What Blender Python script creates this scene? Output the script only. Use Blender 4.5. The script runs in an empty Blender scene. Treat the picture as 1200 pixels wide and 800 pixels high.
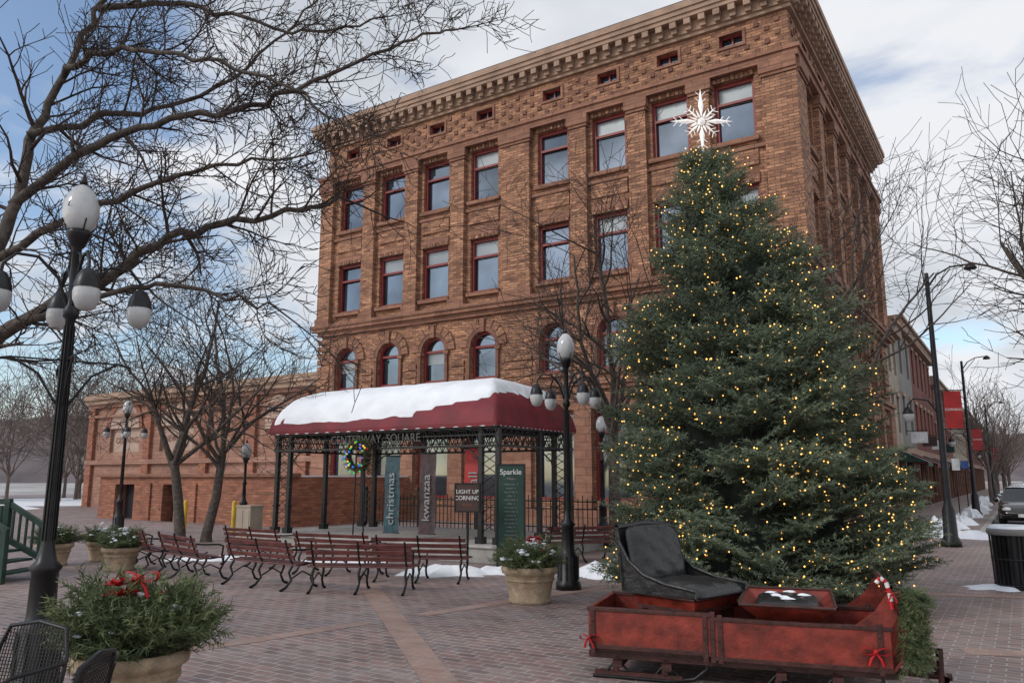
import bpy, math, random
import numpy as np
from mathutils import Vector, Matrix, noise
random.seed(11)
rs = np.random.RandomState(5)
S = bpy.context.scene
S.view_settings.view_transform = 'Standard'
S.view_settings.look = 'None'
S.view_settings.exposure = 0
COL = S.collection
R = math.radians
ROT = -R(32.9)                      # square's grid runs 32.9 deg off the view axis
LX, LY = -9.06, 36.7                # left front corner of the brick building
CX, SX = math.cos(ROT), math.sin(ROT)
def G(x, y, z=0.0):                 # building grid -> world
    return Vector((LX + x*CX - y*SX, LY + x*SX + y*CX, z))

# ------------------------------------------------------------------ materials
def newmat(name):
    m = bpy.data.materials.new(name); m.use_nodes = True
    nt = m.node_tree; b = nt.nodes['Principled BSDF']
    return m, nt, b
def mat(name, col, rough=0.6, metal=0.0, ns=3.0, na=0.25, bump=0.0, bs=30.0, spec=0.5, emit=None, es=0.0, coat=0.0):
    m, nt, b = newmat(name); N = nt.nodes; L = nt.links
    tc = N.new('ShaderNodeTexCoord')
    n = N.new('ShaderNodeTexNoise'); n.inputs['Scale'].default_value = ns; n.inputs['Detail'].default_value = 6
    L.new(tc.outputs['Object'], n.inputs['Vector'])
    r = N.new('ShaderNodeValToRGB')
    r.color_ramp.elements[0].position = .3; r.color_ramp.elements[1].position = .7
    lo = [c*(1-na) for c in col]; hi = [min(1, c*(1+na)) for c in col]
    r.color_ramp.elements[0].color = (*lo, 1); r.color_ramp.elements[1].color = (*hi, 1)
    L.new(n.outputs['Fac'], r.inputs[0]); L.new(r.outputs[0], b.inputs['Base Color'])
    b.inputs['Roughness'].default_value = rough; b.inputs['Metallic'].default_value = metal
    b.inputs['Specular IOR Level'].default_value = spec
    if coat: b.inputs['Coat Weight'].default_value = coat
    if bump:
        n2 = N.new('ShaderNodeTexNoise'); n2.inputs['Scale'].default_value = bs; n2.inputs['Detail'].default_value = 5
        L.new(tc.outputs['Object'], n2.inputs['Vector'])
        bp = N.new('ShaderNodeBump'); bp.inputs['Strength'].default_value = bump; bp.inputs['Distance'].default_value = .02
        L.new(n2.outputs['Fac'], bp.inputs['Height']); L.new(bp.outputs[0], b.inputs['Normal'])
    if emit:
        b.inputs['Emission Color'].default_value = (*emit, 1); b.inputs['Emission Strength'].default_value = es
        m.cycles.emission_sampling = 'NONE'
    return m

def brickmat(name, c1, c2, mortar, bw, rh, ms, wall=True, rough=.85, noise_lo=.6, noise_hi=1.25, nscale=.5, bump=.4, patch=None, rot=0, fine=0, fs=(2.2,9)):
    m, nt, b = newmat(name); N = nt.nodes; L = nt.links
    tc = N.new('ShaderNodeTexCoord'); src = tc.outputs['Object']
    sep = N.new('ShaderNodeSeparateXYZ'); L.new(src, sep.inputs[0])
    comb = N.new('ShaderNodeCombineXYZ')
    if wall:
        ad = N.new('ShaderNodeMath'); ad.operation = 'ADD'
        L.new(sep.outputs[0], ad.inputs[0]); L.new(sep.outputs[1], ad.inputs[1])
        L.new(ad.outputs[0], comb.inputs[0]); L.new(sep.outputs[2], comb.inputs[1])
        vec = comb.outputs[0]
    else:
        mp = N.new('ShaderNodeMapping'); mp.inputs['Rotation'].default_value = (0, 0, rot)
        L.new(src, mp.inputs[0]); vec = mp.outputs[0]
    br = N.new('ShaderNodeTexBrick'); L.new(vec, br.inputs['Vector'])
    br.inputs['Scale'].default_value = 1; br.inputs['Brick Width'].default_value = bw; br.inputs['Row Height'].default_value = rh
    br.inputs['Mortar Size'].default_value = ms; br.inputs['Mortar Smooth'].default_value = .3
    br.inputs['Color1'].default_value = (*c1, 1); br.inputs['Color2'].default_value = (*c2, 1); br.inputs['Mortar'].default_value = (*mortar, 1)
    n = N.new('ShaderNodeTexNoise'); n.inputs['Scale'].default_value = nscale; n.inputs['Detail'].default_value = 8; n.inputs['Roughness'].default_value = .7
    L.new(src, n.inputs['Vector'])
    mr = N.new('ShaderNodeMapRange'); mr.inputs[1].default_value = .3; mr.inputs[2].default_value = .7
    mr.inputs[3].default_value = noise_lo; mr.inputs[4].default_value = noise_hi
    L.new(n.outputs['Fac'], mr.inputs[0])
    mx = N.new('ShaderNodeMix'); mx.data_type = 'RGBA'; mx.blend_type = 'MULTIPLY'; mx.inputs[0].default_value = 1
    L.new(br.outputs['Color'], mx.inputs[6]); L.new(mr.outputs[0], mx.inputs[7])
    out = mx.outputs[2]
    if fine:   # course-long streaks of lighter and darker brick
        mpf = N.new('ShaderNodeMapping'); mpf.inputs['Scale'].default_value = (fs[0], fs[1], 1); L.new(vec, mpf.inputs[0])
        nf = N.new('ShaderNodeTexNoise'); nf.inputs['Scale'].default_value = 1; nf.inputs['Detail'].default_value = 3; L.new(mpf.outputs[0], nf.inputs['Vector'])
        mf = N.new('ShaderNodeMapRange'); mf.inputs[1].default_value = .32; mf.inputs[2].default_value = .68; mf.inputs[3].default_value = 1-fine; mf.inputs[4].default_value = 1+fine
        L.new(nf.outputs['Fac'], mf.inputs[0])
        mxf = N.new('ShaderNodeMix'); mxf.data_type = 'RGBA'; mxf.blend_type = 'MULTIPLY'; mxf.inputs[0].default_value = 1
        L.new(out, mxf.inputs[6]); L.new(mf.outputs[0], mxf.inputs[7]); out = mxf.outputs[2]
    if patch:
        n3 = N.new('ShaderNodeTexNoise'); n3.inputs['Scale'].default_value = patch[1]; n3.inputs['Detail'].default_value = 10; n3.inputs['Roughness'].default_value = .75
        L.new(src, n3.inputs['Vector'])
        m3 = N.new('ShaderNodeMapRange'); m3.inputs[1].default_value = patch[2]; m3.inputs[2].default_value = patch[3]; m3.inputs[4].default_value = patch[4]
        L.new(n3.outputs['Fac'], m3.inputs[0])
        m4 = N.new('ShaderNodeMix'); m4.data_type = 'RGBA'; L.new(m3.outputs[0], m4.inputs[0]); L.new(out, m4.inputs[6]); m4.inputs[7].default_value = (*patch[0], 1)
        out = m4.outputs[2]
        mr2 = N.new('ShaderNodeMapRange'); mr2.inputs[1].default_value = .35; mr2.inputs[2].default_value = .65; mr2.inputs[3].default_value = rough-.3; mr2.inputs[4].default_value = rough
        L.new(n3.outputs['Fac'], mr2.inputs[0]); L.new(mr2.outputs[0], b.inputs['Roughness'])
    else:
        b.inputs['Roughness'].default_value = rough
    L.new(out, b.inputs['Base Color'])
    bp = N.new('ShaderNodeBump'); bp.inputs['Strength'].default_value = bump; bp.inputs['Distance'].default_value = .02
    inv = N.new('ShaderNodeMath'); inv.operation = 'SUBTRACT'; inv.inputs[0].default_value = 1; L.new(br.outputs['Fac'], inv.inputs[1])
    n5 = N.new('ShaderNodeTexNoise'); n5.inputs['Scale'].default_value = 14; n5.inputs['Detail'].default_value = 4; L.new(src, n5.inputs['Vector'])
    ad2 = N.new('ShaderNodeMath'); ad2.operation = 'ADD'; L.new(inv.outputs[0], ad2.inputs[0]); L.new(n5.outputs['Fac'], ad2.inputs[1])
    L.new(ad2.outputs[0], bp.inputs['Height']); L.new(bp.outputs[0], b.inputs['Normal'])
    return m

M = {}
M['brick'] = brickmat('roman_brick', (.47,.245,.140), (.215,.10,.062), (.12,.065,.045), .36, .11, .012, noise_lo=.7, noise_hi=1.22, nscale=.7, fine=.32)
M['stone'] = brickmat('brownstone', (.31,.155,.10), (.24,.115,.075), (.13,.065,.045), .9, .30, .012, noise_lo=.7, noise_hi=1.25, nscale=1.2, fine=.15)
M['darkstone'] = mat('dark_brownstone', (.18,.085,.058), .85, ns=2, na=.35, bump=.3)
M['cornice'] = mat('terracotta_cornice', (.35,.235,.17), .8, ns=1.5, na=.25, bump=.2, bs=12)
M['frame'] = mat('red_window_frame', (.21,.020,.022), .45, na=.15)
M['glass'] = mat('window_glass', (.125,.155,.19), .05, .8, ns=.35, na=.5)
M['blind'] = mat('window_blind', (.25,.285,.31), .35, .2, ns=.6, na=.2)
M['darkglass'] = mat('shop_glass', (.03,.032,.04), .05, .2, ns=.5, na=.6)
M['annex'] = brickmat('salmon_masonry', (.37,.205,.15), (.31,.16,.115), (.2,.11,.08), .6, .2, .01, noise_lo=.7, noise_hi=1.15, bump=.15, fine=.15)
M['annexbrick'] = brickmat('orange_brick', (.40,.155,.085), (.24,.085,.05), (.16,.1,.08), .3, .1, .012, noise_lo=.7, noise_hi=1.2, fine=.2)
M['panel'] = mat('cream_stone_panel', (.42,.30,.24), .8, ns=2, na=.12)
M['redbrick'] = brickmat('red_brick', (.27,.085,.06), (.18,.055,.04), (.12,.07,.06), .25, .08, .01)
M['cream'] = mat('cream_brick', (.36,.30,.24), .85, ns=1, na=.2)
M['grey'] = mat('grey_masonry', (.22,.21,.2), .85, ns=1, na=.2)
M['roof'] = mat('roofing', (.12,.11,.11), .9)
M['iron'] = mat('black_iron', (.014,.014,.016), .38, .3, ns=8, na=.4, spec=.5)
M['bark'] = mat('bark', (.085,.07,.06), .95, ns=14, na=.5, bump=.6, bs=50)
M['twig'] = mat('twig_bark', (.055,.04,.034), .95, ns=10, na=.4)
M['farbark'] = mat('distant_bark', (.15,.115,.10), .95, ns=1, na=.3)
M['globe'] = mat('opal_glass_globe', (.47,.48,.49), .10, ns=4, na=.22)
M['snow'] = mat('snow', (.82,.85,.9), .7, ns=2, na=.08, bump=.5, bs=9)
M['redcanvas'] = mat('red_canvas', (.165,.012,.020), .65, ns=2, na=.3, bump=.25, bs=6)
M['concrete'] = mat('concrete', (.32,.31,.29), .85, ns=4, na=.2, bump=.3)
M['kerb'] = mat('granite_kerb', (.38,.37,.35), .8, ns=5, na=.2)
M['asphalt'] = mat('asphalt', (.07,.07,.072), .75, ns=1.2, na=.4, bump=.4, bs=60)
M['slat'] = mat('red_bench_paint', (.115,.034,.030), .5, ns=6, na=.45)
M['pot'] = mat('sandstone_pot', (.36,.27,.18), .85, ns=9, na=.3, bump=.7, bs=45)
M['soil'] = mat('soil', (.04,.03,.02), .95)
M['sleighred'] = mat('worn_red_paint', (.185,.026,.016), .42, ns=7, na=.55, bump=.3, bs=25)
M['sleighdark'] = mat('worn_dark_paint', (.05,.014,.011), .5, ns=9, na=.5, bump=.3)
M['leather'] = mat('black_leather', (.018,.018,.019), .33, ns=5, na=.3, bump=.7, bs=12)
M['bow'] = mat('red_velvet', (.45,.01,.015), .6, na=.2)
M['white'] = mat('white_paint', (.75,.75,.75), .5)
M['greytext'] = mat('grey_print', (.26,.28,.28), .6)
M['green'] = mat('green_paint', (.016,.044,.032), .6, ns=5, na=.35, bump=.2)
M['board'] = mat('green_chalkboard', (.010,.042,.03), .6)
M['teal'] = mat('teal_banner', (.02,.06,.075), .6, ns=9, na=.6)
M['blackban'] = mat('charcoal_banner', (.045,.022,.025), .6, ns=7, na=.7)
M['redban'] = mat('red_banner', (.36,.02,.02), .6)
M['signbrown'] = mat('brown_sign', (.05,.025,.02), .5)
M['yellow'] = mat('yellow_paint', (.6,.38,.03), .5)
M['starwhite'] = mat('lit_star', (.85,.85,.85), .3, emit=(1, .95, .88), es=.35)
M['bulb'] = mat('warm_bulb', (1, .6, .2), .4, emit=(1, .50, .12), es=2.4)
M['tyre'] = mat('tyre', (.02,.02,.02), .8)
M['carglass'] = mat('car_glass', (.03,.035,.04), .05, .3)
M['chrome'] = mat('bare_metal', (.5,.5,.5), .3, .9)
M['dullmetal'] = mat('dull_metal_letters', (.09,.085,.085), .5, .3)
M['lamplens'] = mat('car_lamp', (.8,.8,.78), .15)
M['taillens'] = mat('tail_lamp', (.4,.01,.01), .2)
M['band'] = brickmat('light_paver_band', (.36,.225,.18), (.30,.19,.155), (.3,.27,.25), .24, .12, .008, wall=False, noise_lo=.75, noise_hi=1.2, nscale=1.5, patch=((.30,.29,.29), 2.5, .5, .75, .5), rot=R(30))
M['paver'] = brickmat('brick_paver', (.265,.165,.145), (.155,.103,.096), (.34,.31,.30), .24, .12, .011, wall=False, rough=.8, noise_lo=.68, noise_hi=1.3, nscale=.45, bump=.5, patch=((.34,.325,.32), 1.1, .46, .76, .65), fine=.16, fs=(4,8))
M['hill'] = mat('wooded_hill', (.13,.11,.115), 1, ns=.05, na=.35)
M['ground'] = mat('winter_ground', (.35,.34,.33), .95, ns=.1, na=.5)
M['inner'] = mat('foliage_shade_core', (.014,.02,.014), .95, ns=8, na=.6)  # near-black green, interior shade put into the colour

def needlemat(name, a, b_, rough=.6):
    m, nt, b = newmat(name); N = nt.nodes; L = nt.links
    at = N.new('ShaderNodeAttribute'); at.attribute_name = 'rnd'
    r = N.new('ShaderNodeValToRGB'); r.color_ramp.elements[0].color = (*a, 1); r.color_ramp.elements[1].color = (*b_, 1)
    L.new(at.outputs['Fac'], r.inputs[0]); L.new(r.outputs[0], b.inputs['Base Color']); b.inputs['Roughness'].default_value = rough
    return m
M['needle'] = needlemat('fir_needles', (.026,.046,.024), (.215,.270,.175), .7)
M['green2'] = needlemat('garland_needles', (.03,.055,.02), (.15,.18,.075), .65)

# ------------------------------------------------------------------ mesh builder
class MB:
    def __init__(s): s.v = []; s.f = []; s.m = []; s.s = []
    def add(s, vs, fs, m=0, smooth=False):
        o = len(s.v); s.v.extend([tuple(p) for p in vs])
        for f in fs:
            s.f.append(tuple(i+o for i in f)); s.m.append(m); s.s.append(smooth)
    def box(s, x0, x1, y0, y1, z0, z1, m=0, T=None):
        v = [(x, y, z) for z in (z0, z1) for y in (y0, y1) for x in (x0, x1)]
        if T: v = [T(*p) for p in v]
        s.add(v, [(0,2,3,1),(4,5,7,6),(0,1,5,4),(2,6,7,3),(0,4,6,2),(1,3,7,5)], m)
    def beam(s, a, b, w, h, m=0, up=(0,0,1)):
        a = Vector(a); b = Vector(b); d = (b-a).normalized(); u = Vector(up)
        x = d.cross(u)
        if x.length < 1e-4: x = d.cross(Vector((1,0,0)))
        x.normalize(); u = x.cross(d).normalized()
        v = []
        for p in (a, b):
            for sx, su in ((-1,-1),(1,-1),(1,1),(-1,1)): v.append(p + x*sx*w/2 + u*su*h/2)
        s.add(v, [(0,3,2,1),(4,5,6,7),(0,1,5,4),(1,2,6,5),(2,3,7,6),(3,0,4,7)], m)
    def tube(s, pts, rad, n=6, m=0, smooth=True, cap=False):
        pts = [Vector(p) for p in pts]; k = len(pts)
        if not isinstance(rad, (list, tuple)): rad = [rad]*k
        vs = []; ref = None
        for i, p in enumerate(pts):
            d = (pts[min(i+1, k-1)] - pts[max(i-1, 0)])
            if d.length < 1e-7: d = Vector((0,0,1))
            d.normalize()
            if ref is None:
                ref = d.cross(Vector((0,0,1)))
                if ref.length < .1: ref = d.cross(Vector((1,0,0)))
            x = (ref - d*ref.dot(d))
            if x.length < 1e-5: x = d.orthogonal()
            x.normalize(); ref = x; y = d.cross(x)
            for j in range(n):
                a = 2*math.pi*j/n; vs.append(p + (x*math.cos(a)+y*math.sin(a))*rad[i])
        fs = []
        for i in range(k-1):
            for j in range(n):
                a = i*n+j; b = i*n+(j+1) % n; fs.append((a, b, b+n, a+n))
        if cap: fs.append(tuple(range(n-1, -1, -1))); fs.append(tuple(range((k-1)*n, k*n)))
        s.add(vs, fs, m, smooth)
    def lathe(s, prof, n=16, m=0, c=(0,0,0), smooth=True, flute=0):
        vs = []
        for r, z in prof:
            for j in range(n):
                a = 2*math.pi*j/n; rr = r*(1+flute*(j % 2)) 
                vs.append((c[0]+rr*math.cos(a), c[1]+rr*math.sin(a), c[2]+z))
        fs = []
        for i in range(len(prof)-1):
            for j in range(n):
                a = i*n+j; b = i*n+(j+1) % n; fs.append((a, b, b+n, a+n))
        s.add(vs, fs, m, smooth)
    def ball(s, c, r, m=0, nu=10, nv=7, sc=(1,1,1)):
        pr = [(0.0001 if i in (0, nv) else r*math.sin(math.pi*i/nv), -r*math.cos(math.pi*i/nv)) for i in range(nv+1)]
        vs = []
        for rr, z in pr:
            for j in range(nu):
                a = 2*math.pi*j/nu; vs.append((c[0]+rr*math.cos(a)*sc[0], c[1]+rr*math.sin(a)*sc[1], c[2]+z*sc[2]))
        fs = [(i*nu+j, i*nu+(j+1) % nu, (i+1)*nu+(j+1) % nu, (i+1)*nu+j) for i in range(nv) for j in range(nu)]
        s.add(vs, fs, m, True)
    def make(s, name, mats, parent=None, loc=(0,0,0), rz=0.0, bevel=0):
        me = bpy.data.meshes.new(name); me.from_pydata(s.v, [], s.f)
        for k in mats: me.materials.append(M[k] if isinstance(k, str) else k)
        me.polygons.foreach_set('material_index', s.m); me.polygons.foreach_set('use_smooth', s.s)
        me.update()
        ob = bpy.data.objects.new(name, me); COL.objects.link(ob)
        ob.location = loc; ob.rotation_euler = (0, 0, rz)
        if parent: ob.parent = parent
        if bevel:
            b = ob.modifiers.new('bevel', 'BEVEL'); b.width = bevel; b.segments = 2; b.limit_method = 'ANGLE'
        return ob
def empty(name, loc=(0,0,0), rz=0.0):
    e = bpy.data.objects.new(name, None); COL.objects.link(e); e.location = loc; e.rotation_euler = (0,0,rz); e.empty_display_size = .2
    return e
def text(name, s, parent, loc, rot, size, m, ext=.002):
    c = bpy.data.curves.new(name, 'FONT'); c.body = s; c.size = size; c.align_x = 'CENTER'; c.align_y = 'CENTER'; c.extrude = ext
    c.materials.append(M[m]); o = bpy.data.objects.new(name, c); COL.objects.link(o); o.location = loc; o.rotation_euler = rot; o.parent = parent
    return o

# ------------------------------------------------------------------ foliage (numpy)
def sprig_template(seed, side=4, nm=34, ns_=15, nl=.10, nw=.022):
    r = np.random.RandomState(seed); T = []
    def twig(p0, d, L, nn):
        d = d/np.linalg.norm(d)
        o = np.cross(d, [0,0,1.0]); o /= np.linalg.norm(o); q = np.cross(d, o)
        T.append([p0+o*.008, p0-o*.008, p0+d*L])
        for i in range(nn):
            t = (i+.5)/nn; b = p0+d*L*t; a = r.uniform(0, 2*math.pi)
            # flattened fan with some upright needles
            pr = o*math.cos(a)*1.0 + q*math.sin(a)*.75
            nd = d*.62+pr*.8+r.normal(0, .08, 3); nd /= np.linalg.norm(nd)
            w = np.cross(nd, r.normal(0, 1, 3)); w /= np.linalg.norm(w)
            T.append([b-w*nw/2, b+w*nw/2, b+nd*nl*r.uniform(.75, 1.15)])
    twig(np.zeros(3), np.array([1., 0, 0]), 1.0, nm)
    for k in range(side):
        t = .12+.68*k/side
        for sg in (-1, 1):
            d = np.array([.75, sg*.75, r.uniform(-.12, .2)]); twig(np.array([t+r.uniform(-.04,.04), 0, 0]), d, .55*(1-t*.55)*r.uniform(.8, 1.1), ns_)
    return np.array(T)
TPL = [sprig_template(i, nm=36, ns_=17, nl=.095) for i in range(4)]
TPLD = [sprig_template(20+i, nm=50, ns_=26, nl=.13, nw=.02) for i in range(3)]
def foliage(name, inst, matname, parent=None, loc=(0,0,0), rz=0, tpls=TPL):
    P = np.array([i[0] for i in inst]); D = np.array([i[1] for i in inst], float); Sc = np.array([i[2] for i in inst]); Rn = np.array([i[3] for i in inst])
    D /= np.linalg.norm(D, axis=1)[:, None]
    up = np.tile([0, 0, 1.0], (len(P), 1)) + rs.normal(0, .35, (len(P), 3))
    Yv = np.cross(up, D); Yv /= np.linalg.norm(Yv, axis=1)[:, None]; Zv = np.cross(D, Yv)
    RM = np.stack([D, Yv, Zv], axis=2)
    which = rs.randint(0, len(tpls), len(P)); V = []; A = []
    for k, t in enumerate(tpls):
        idx = np.where(which == k)[0]
        if len(idx) == 0: continue
        o = np.einsum('mab,nib->mnia', RM[idx], t)*Sc[idx][:, None, None, None] + P[idx][:, None, None, :]
        V.append(o.reshape(-1, 3))
        tipx = t.mean(axis=1)[:, 0]
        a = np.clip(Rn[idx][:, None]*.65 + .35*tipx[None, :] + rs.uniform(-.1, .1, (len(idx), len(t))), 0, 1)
        A.append(np.repeat(a.reshape(-1), 3))
    V = np.concatenate(V).astype(np.float32); A = np.concatenate(A).astype(np.float32)
    me = bpy.data.meshes.new(name); nv = len(V)
    me.vertices.add(nv); me.vertices.foreach_set('co', V.ravel())
    me.loops.add(nv); me.loops.foreach_set('vertex_index', np.arange(nv, dtype=np.int32))
    me.polygons.add(nv//3); me.polygons.foreach_set('loop_start', np.arange(0, nv, 3, dtype=np.int32))
    me.update(calc_edges=True)
    at = me.attributes.new('rnd', 'FLOAT', 'POINT'); at.data.foreach_set('value', A)
    me.materials.append(M[matname])
    ob = bpy.data.objects.new(name, me); COL.objects.link(ob); ob.location = loc; ob.rotation_euler = (0,0,rz)
    if parent: ob.parent = parent
    return ob

# ------------------------------------------------------------------ bare trees
def rv(): return Vector((random.gauss(0,1), random.gauss(0,1), random.gauss(0,1)))
def grow(mb, p, d, L, r, lvl, maxl, up=.05, wig=.16, kids=(6,5,4), seg=.22, ratio=.55, ang=(28,62), flat=0.0, minr=.0035):
    n = max(3, int(L/seg)); pts = [p.copy()]; rad = [r]; dirs = [d.copy()]
    d = d.normalized()
    for i in range(n):
        d = (d + rv()*wig*.5 + Vector((0,0,up))).normalized(); p = p + d*(L/n)
        pts.append(p.copy()); rad.append(max(minr, r*(1-.72*(i+1)/n))); dirs.append(d.copy())
    sides = 8 if r > .08 else (5 if r > .02 else 3)
    mb.tube(pts, rad, sides, 0 if r > .03 else 1)
    if lvl >= maxl: return
    k = kids[min(lvl, len(kids)-1)]
    for j in range(k):
        t = (j+random.uniform(.3, 1.0))/k; t = .18+.82*t; t = min(t, 1)
        i = min(n, max(1, int(round(t*n)))); dd = dirs[i]
        ax = dd.cross(rv()); 
        if ax.length < 1e-3: continue
        a = R(random.uniform(*ang)); nd = Matrix.Rotation(a, 3, ax.normalized()) @ dd
        if flat: nd.z *= (1-flat)
        grow(mb, pts[i], nd, L*ratio*random.uniform(.7, 1.25), max(minr, rad[i]*random.uniform(.5, .75)), lvl+1, maxl, up, wig, kids, seg*.8, ratio, ang, flat, minr)
def limb(mb, pts, r0, r1, spacing, kl, kr, maxl=2, kids=(5,4,3), up=.03, minr=.004):
    # smooth the hand-set polyline, then spawn branches along it
    P = [Vector(p) for p in pts]; out = []
    for i in range(len(P)-1):
        a = P[max(i-1,0)]; b = P[i]; c = P[i+1]; e = P[min(i+2, len(P)-1)]
        for k in range(5):
            t = k/5
            q = .5*((2*b)+(-a+c)*t+(2*a-5*b+4*c-e)*t*t+(-a+3*b-3*c+e)*t**3)
            out.append(q + rv()*.022)
    out.append(P[-1]); n = len(out)
    rad = [(r0+(r1-r0)*(i/(n-1))**.8)*random.uniform(.93,1.08) for i in range(n)]
    mb.tube(out, rad, 8, 0)
    acc = 0
    for i in range(1, n):
        acc += (out[i]-out[i-1]).length
        while acc > spacing:
            acc -= spacing*random.uniform(.7, 1.3)
            d = (out[i]-out[i-1]).normalized(); ax = d.cross(rv()).normalized()
            nd = Matrix.Rotation(R(random.uniform(30, 75)), 3, ax) @ d; nd.y *= .8
            f = 1-.35*i/n
            grow(mb, out[i], nd, kl*f*random.uniform(.5, 1.4), max(minr, min(rad[i]*.55, kr*random.uniform(.6, 1.3))), 0, maxl, up, .26, kids, .13, .55, minr=minr)
    grow(mb, out[-1], (out[-1]-out[-2]), kl, r1, 0, maxl, up, .2, kids, .16, .55, minr=minr)

def bare_tree(name, loc, H, r, spread=.6, fork=.35, n1=8, maxl=3, kids=(6,5,4), seed=0, mats=('bark','twig'), minr=.006, parent=None, mb=None, up=.06, lean=(0,0)):
    random.seed(seed); own = mb is None
    if own: mb = MB()
    p = Vector(loc) if not own else Vector((0,0,0)); hf = H*fork
    pts = [p+Vector((0,0,-.05)), p+Vector((random.gauss(0,.03)+lean[0]*.3, random.gauss(0,.03), hf*.5)), p+Vector((lean[0]*.6, lean[1]*.6, hf))]
    mb.tube([pts[0], pts[0]+Vector((0,0,.25)), pts[1], pts[2]], [r*1.35, r*1.05, r*.92, r*.8], 10, 0)
    for i in range(n1):
        a = 2*math.pi*i/n1+random.uniform(-.4,.4); z = hf*random.uniform(.75, 1.0)
        d = Vector((math.cos(a)*spread, math.sin(a)*spread, random.uniform(.65, 1.2)))
        b = p+Vector((lean[0]*.6, lean[1]*.6, z))
        grow(mb, b, d, (H-z)*random.uniform(.75, 1.02), r*random.uniform(.38,.55), 0, maxl, up, .24, kids, .4, .5, minr=minr)
    grow(mb, pts[2], Vector((0,0,1)), (H-hf), r*.6, 0, maxl, up, .24, kids, .4, .5, minr=minr)
    if own: return mb.make(name, mats, loc=loc, parent=parent)

# ------------------------------------------------------------------ ground
def polymesh(name, quads, m, parent=None, loc=(LX,LY,0), rz=ROT):
    mb = MB()
    for q in quads: mb.add(q, [tuple(range(len(q)))], 0)
    return mb.make(name, [m], loc=loc, rz=rz, parent=parent)
def rect(x0, x1, y0, y1, z): return [(x0,y0,z),(x1,y0,z),(x1,y1,z),(x0,y1,z)]
polymesh('ground', [rect(-900, 900, -300, 1500, -.14)], 'ground')
KX = 26.3
polymesh('street', [rect(KX, KX+15, 1.5, 500, -.13)], 'asphalt')
mb = MB()
for i in range(30):
    mb.box(KX+7.4, KX+7.52, 4+i*9, 7+i*9, -.13, -.126, 0)
for i in range(16):
    mb.box(KX+.2, KX+2.3, 7+i*6.2, 7.1+i*6.2, -.13, -.126, 0)
mb.make('street_markings', ['white'], loc=(LX,LY,0), rz=ROT)
polymesh('brick_plaza', [rect(-60, KX-.18, -60, 300, 0), rect(KX-.18, 70, -60, 1.32, 0)], 'paver')
mb = MB()
mb.box(KX-.18, KX, 1.5, 300, -.14, .004); mb.box(KX-.18, 70, 1.32, 1.5, -.14, .004)
mb.make('kerb', ['kerb'], loc=(LX,LY,0), rz=ROT)
def strip(mb, a, b, w, z=.004):
    a = Vector((*a, 0)); b = Vector((*b, 0)); d = (b-a).normalized(); s = Vector((-d.y, d.x, 0))*w/2; u = Vector((0,0,z))
    mb.add([a-s+u, b-s+u, b+s+u, a+s+u], [(0,1,2,3)])
mb = MB(); strip(mb, (-2.35, 13.2), (.35, 3.6), .30); mb.make('paver_band', ['band'])
mb = MB(); strip(mb, (-9.5, 2.0), (-1.75, 9.75), .24); strip(mb, (-1.15,10.3),(2.2,13.6),.24); mb.make('paver_band.001', ['band'])
mb = MB(); strip(mb, (5.5, 12.3), (16, 9.6), .3); strip(mb, (4.5,8.2),(11,6.6),.3); mb.make('paver_band.002', ['band'])

def snow_patch(mb, cx, cy, rx, ry, h, seed, n=44, z0=.003, rot=0):
    rings = 7; vs = [(cx, cy, z0+h)]; 
    for k in range(1, rings+1):
        t = k/rings
        for j in range(n):
            a = 2*math.pi*j/n; e = 1+.7*noise.noise(Vector((math.cos(a)*1.9+seed, math.sin(a)*1.9, seed*.3)))+.4*noise.noise(Vector((math.cos(a)*5+seed, math.sin(a)*5, 1)))
            lx = math.cos(a)*rx*e*t; ly = math.sin(a)*ry*e*t
            x = cx+lx*math.cos(rot)-ly*math.sin(rot); y = cy+lx*math.sin(rot)+ly*math.cos(rot)
            hh = h*(1-t**2.2)*(1+.7*noise.noise(Vector((x*4, y*4, seed)))) if k < rings else -.002
            vs.append((x, y, z0+hh))
    fs = [(0, 1+j, 1+(j+1) % n) for j in range(n)]
    for k in range(rings-1):
        for j in range(n):
            a = 1+k*n+j; b = 1+k*n+(j+1) % n; fs.append((a, a+n, b+n, b))
    mb.add(vs, fs, 0, True)
mb = MB()
for i, (x, y, rx, ry, h) in enumerate([(-1.1,14.5,.8,.3,.16),(-.4,14.7,.5,.25,.12),(1.7,14.2,.6,.4,.24),(2.5,14.9,.6,.4,.2),(-6.2,17.0,1.0,.2,.08),(7.75,12.75,.5,.3,.05),(-3.7,16.6,.9,.2,.07)]):
    snow_patch(mb, x, y, rx, ry, h, i*3.1)
for i in range(26):
    p = G(KX-.9-random.uniform(0,.5), 2+i*3.2+random.uniform(-1,1)); snow_patch(mb, p.x, p.y, 1.8, .5, random.uniform(.15,.4), 50+i, rot=R(57))
for i in range(6):
    p = G(KX-.2+i*1.5, .7); snow_patch(mb, p.x, p.y, 1.3, .45, random.uniform(.15,.35), 90+i, rot=ROT)
mb.make('snow', ['snow'])
mb = MB()
p = G(-36, -1); snow_patch(mb, p.x, p.y, 14, 12, .12, 3.3, n=60)
mb.make('snow_field', ['snow'])

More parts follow.
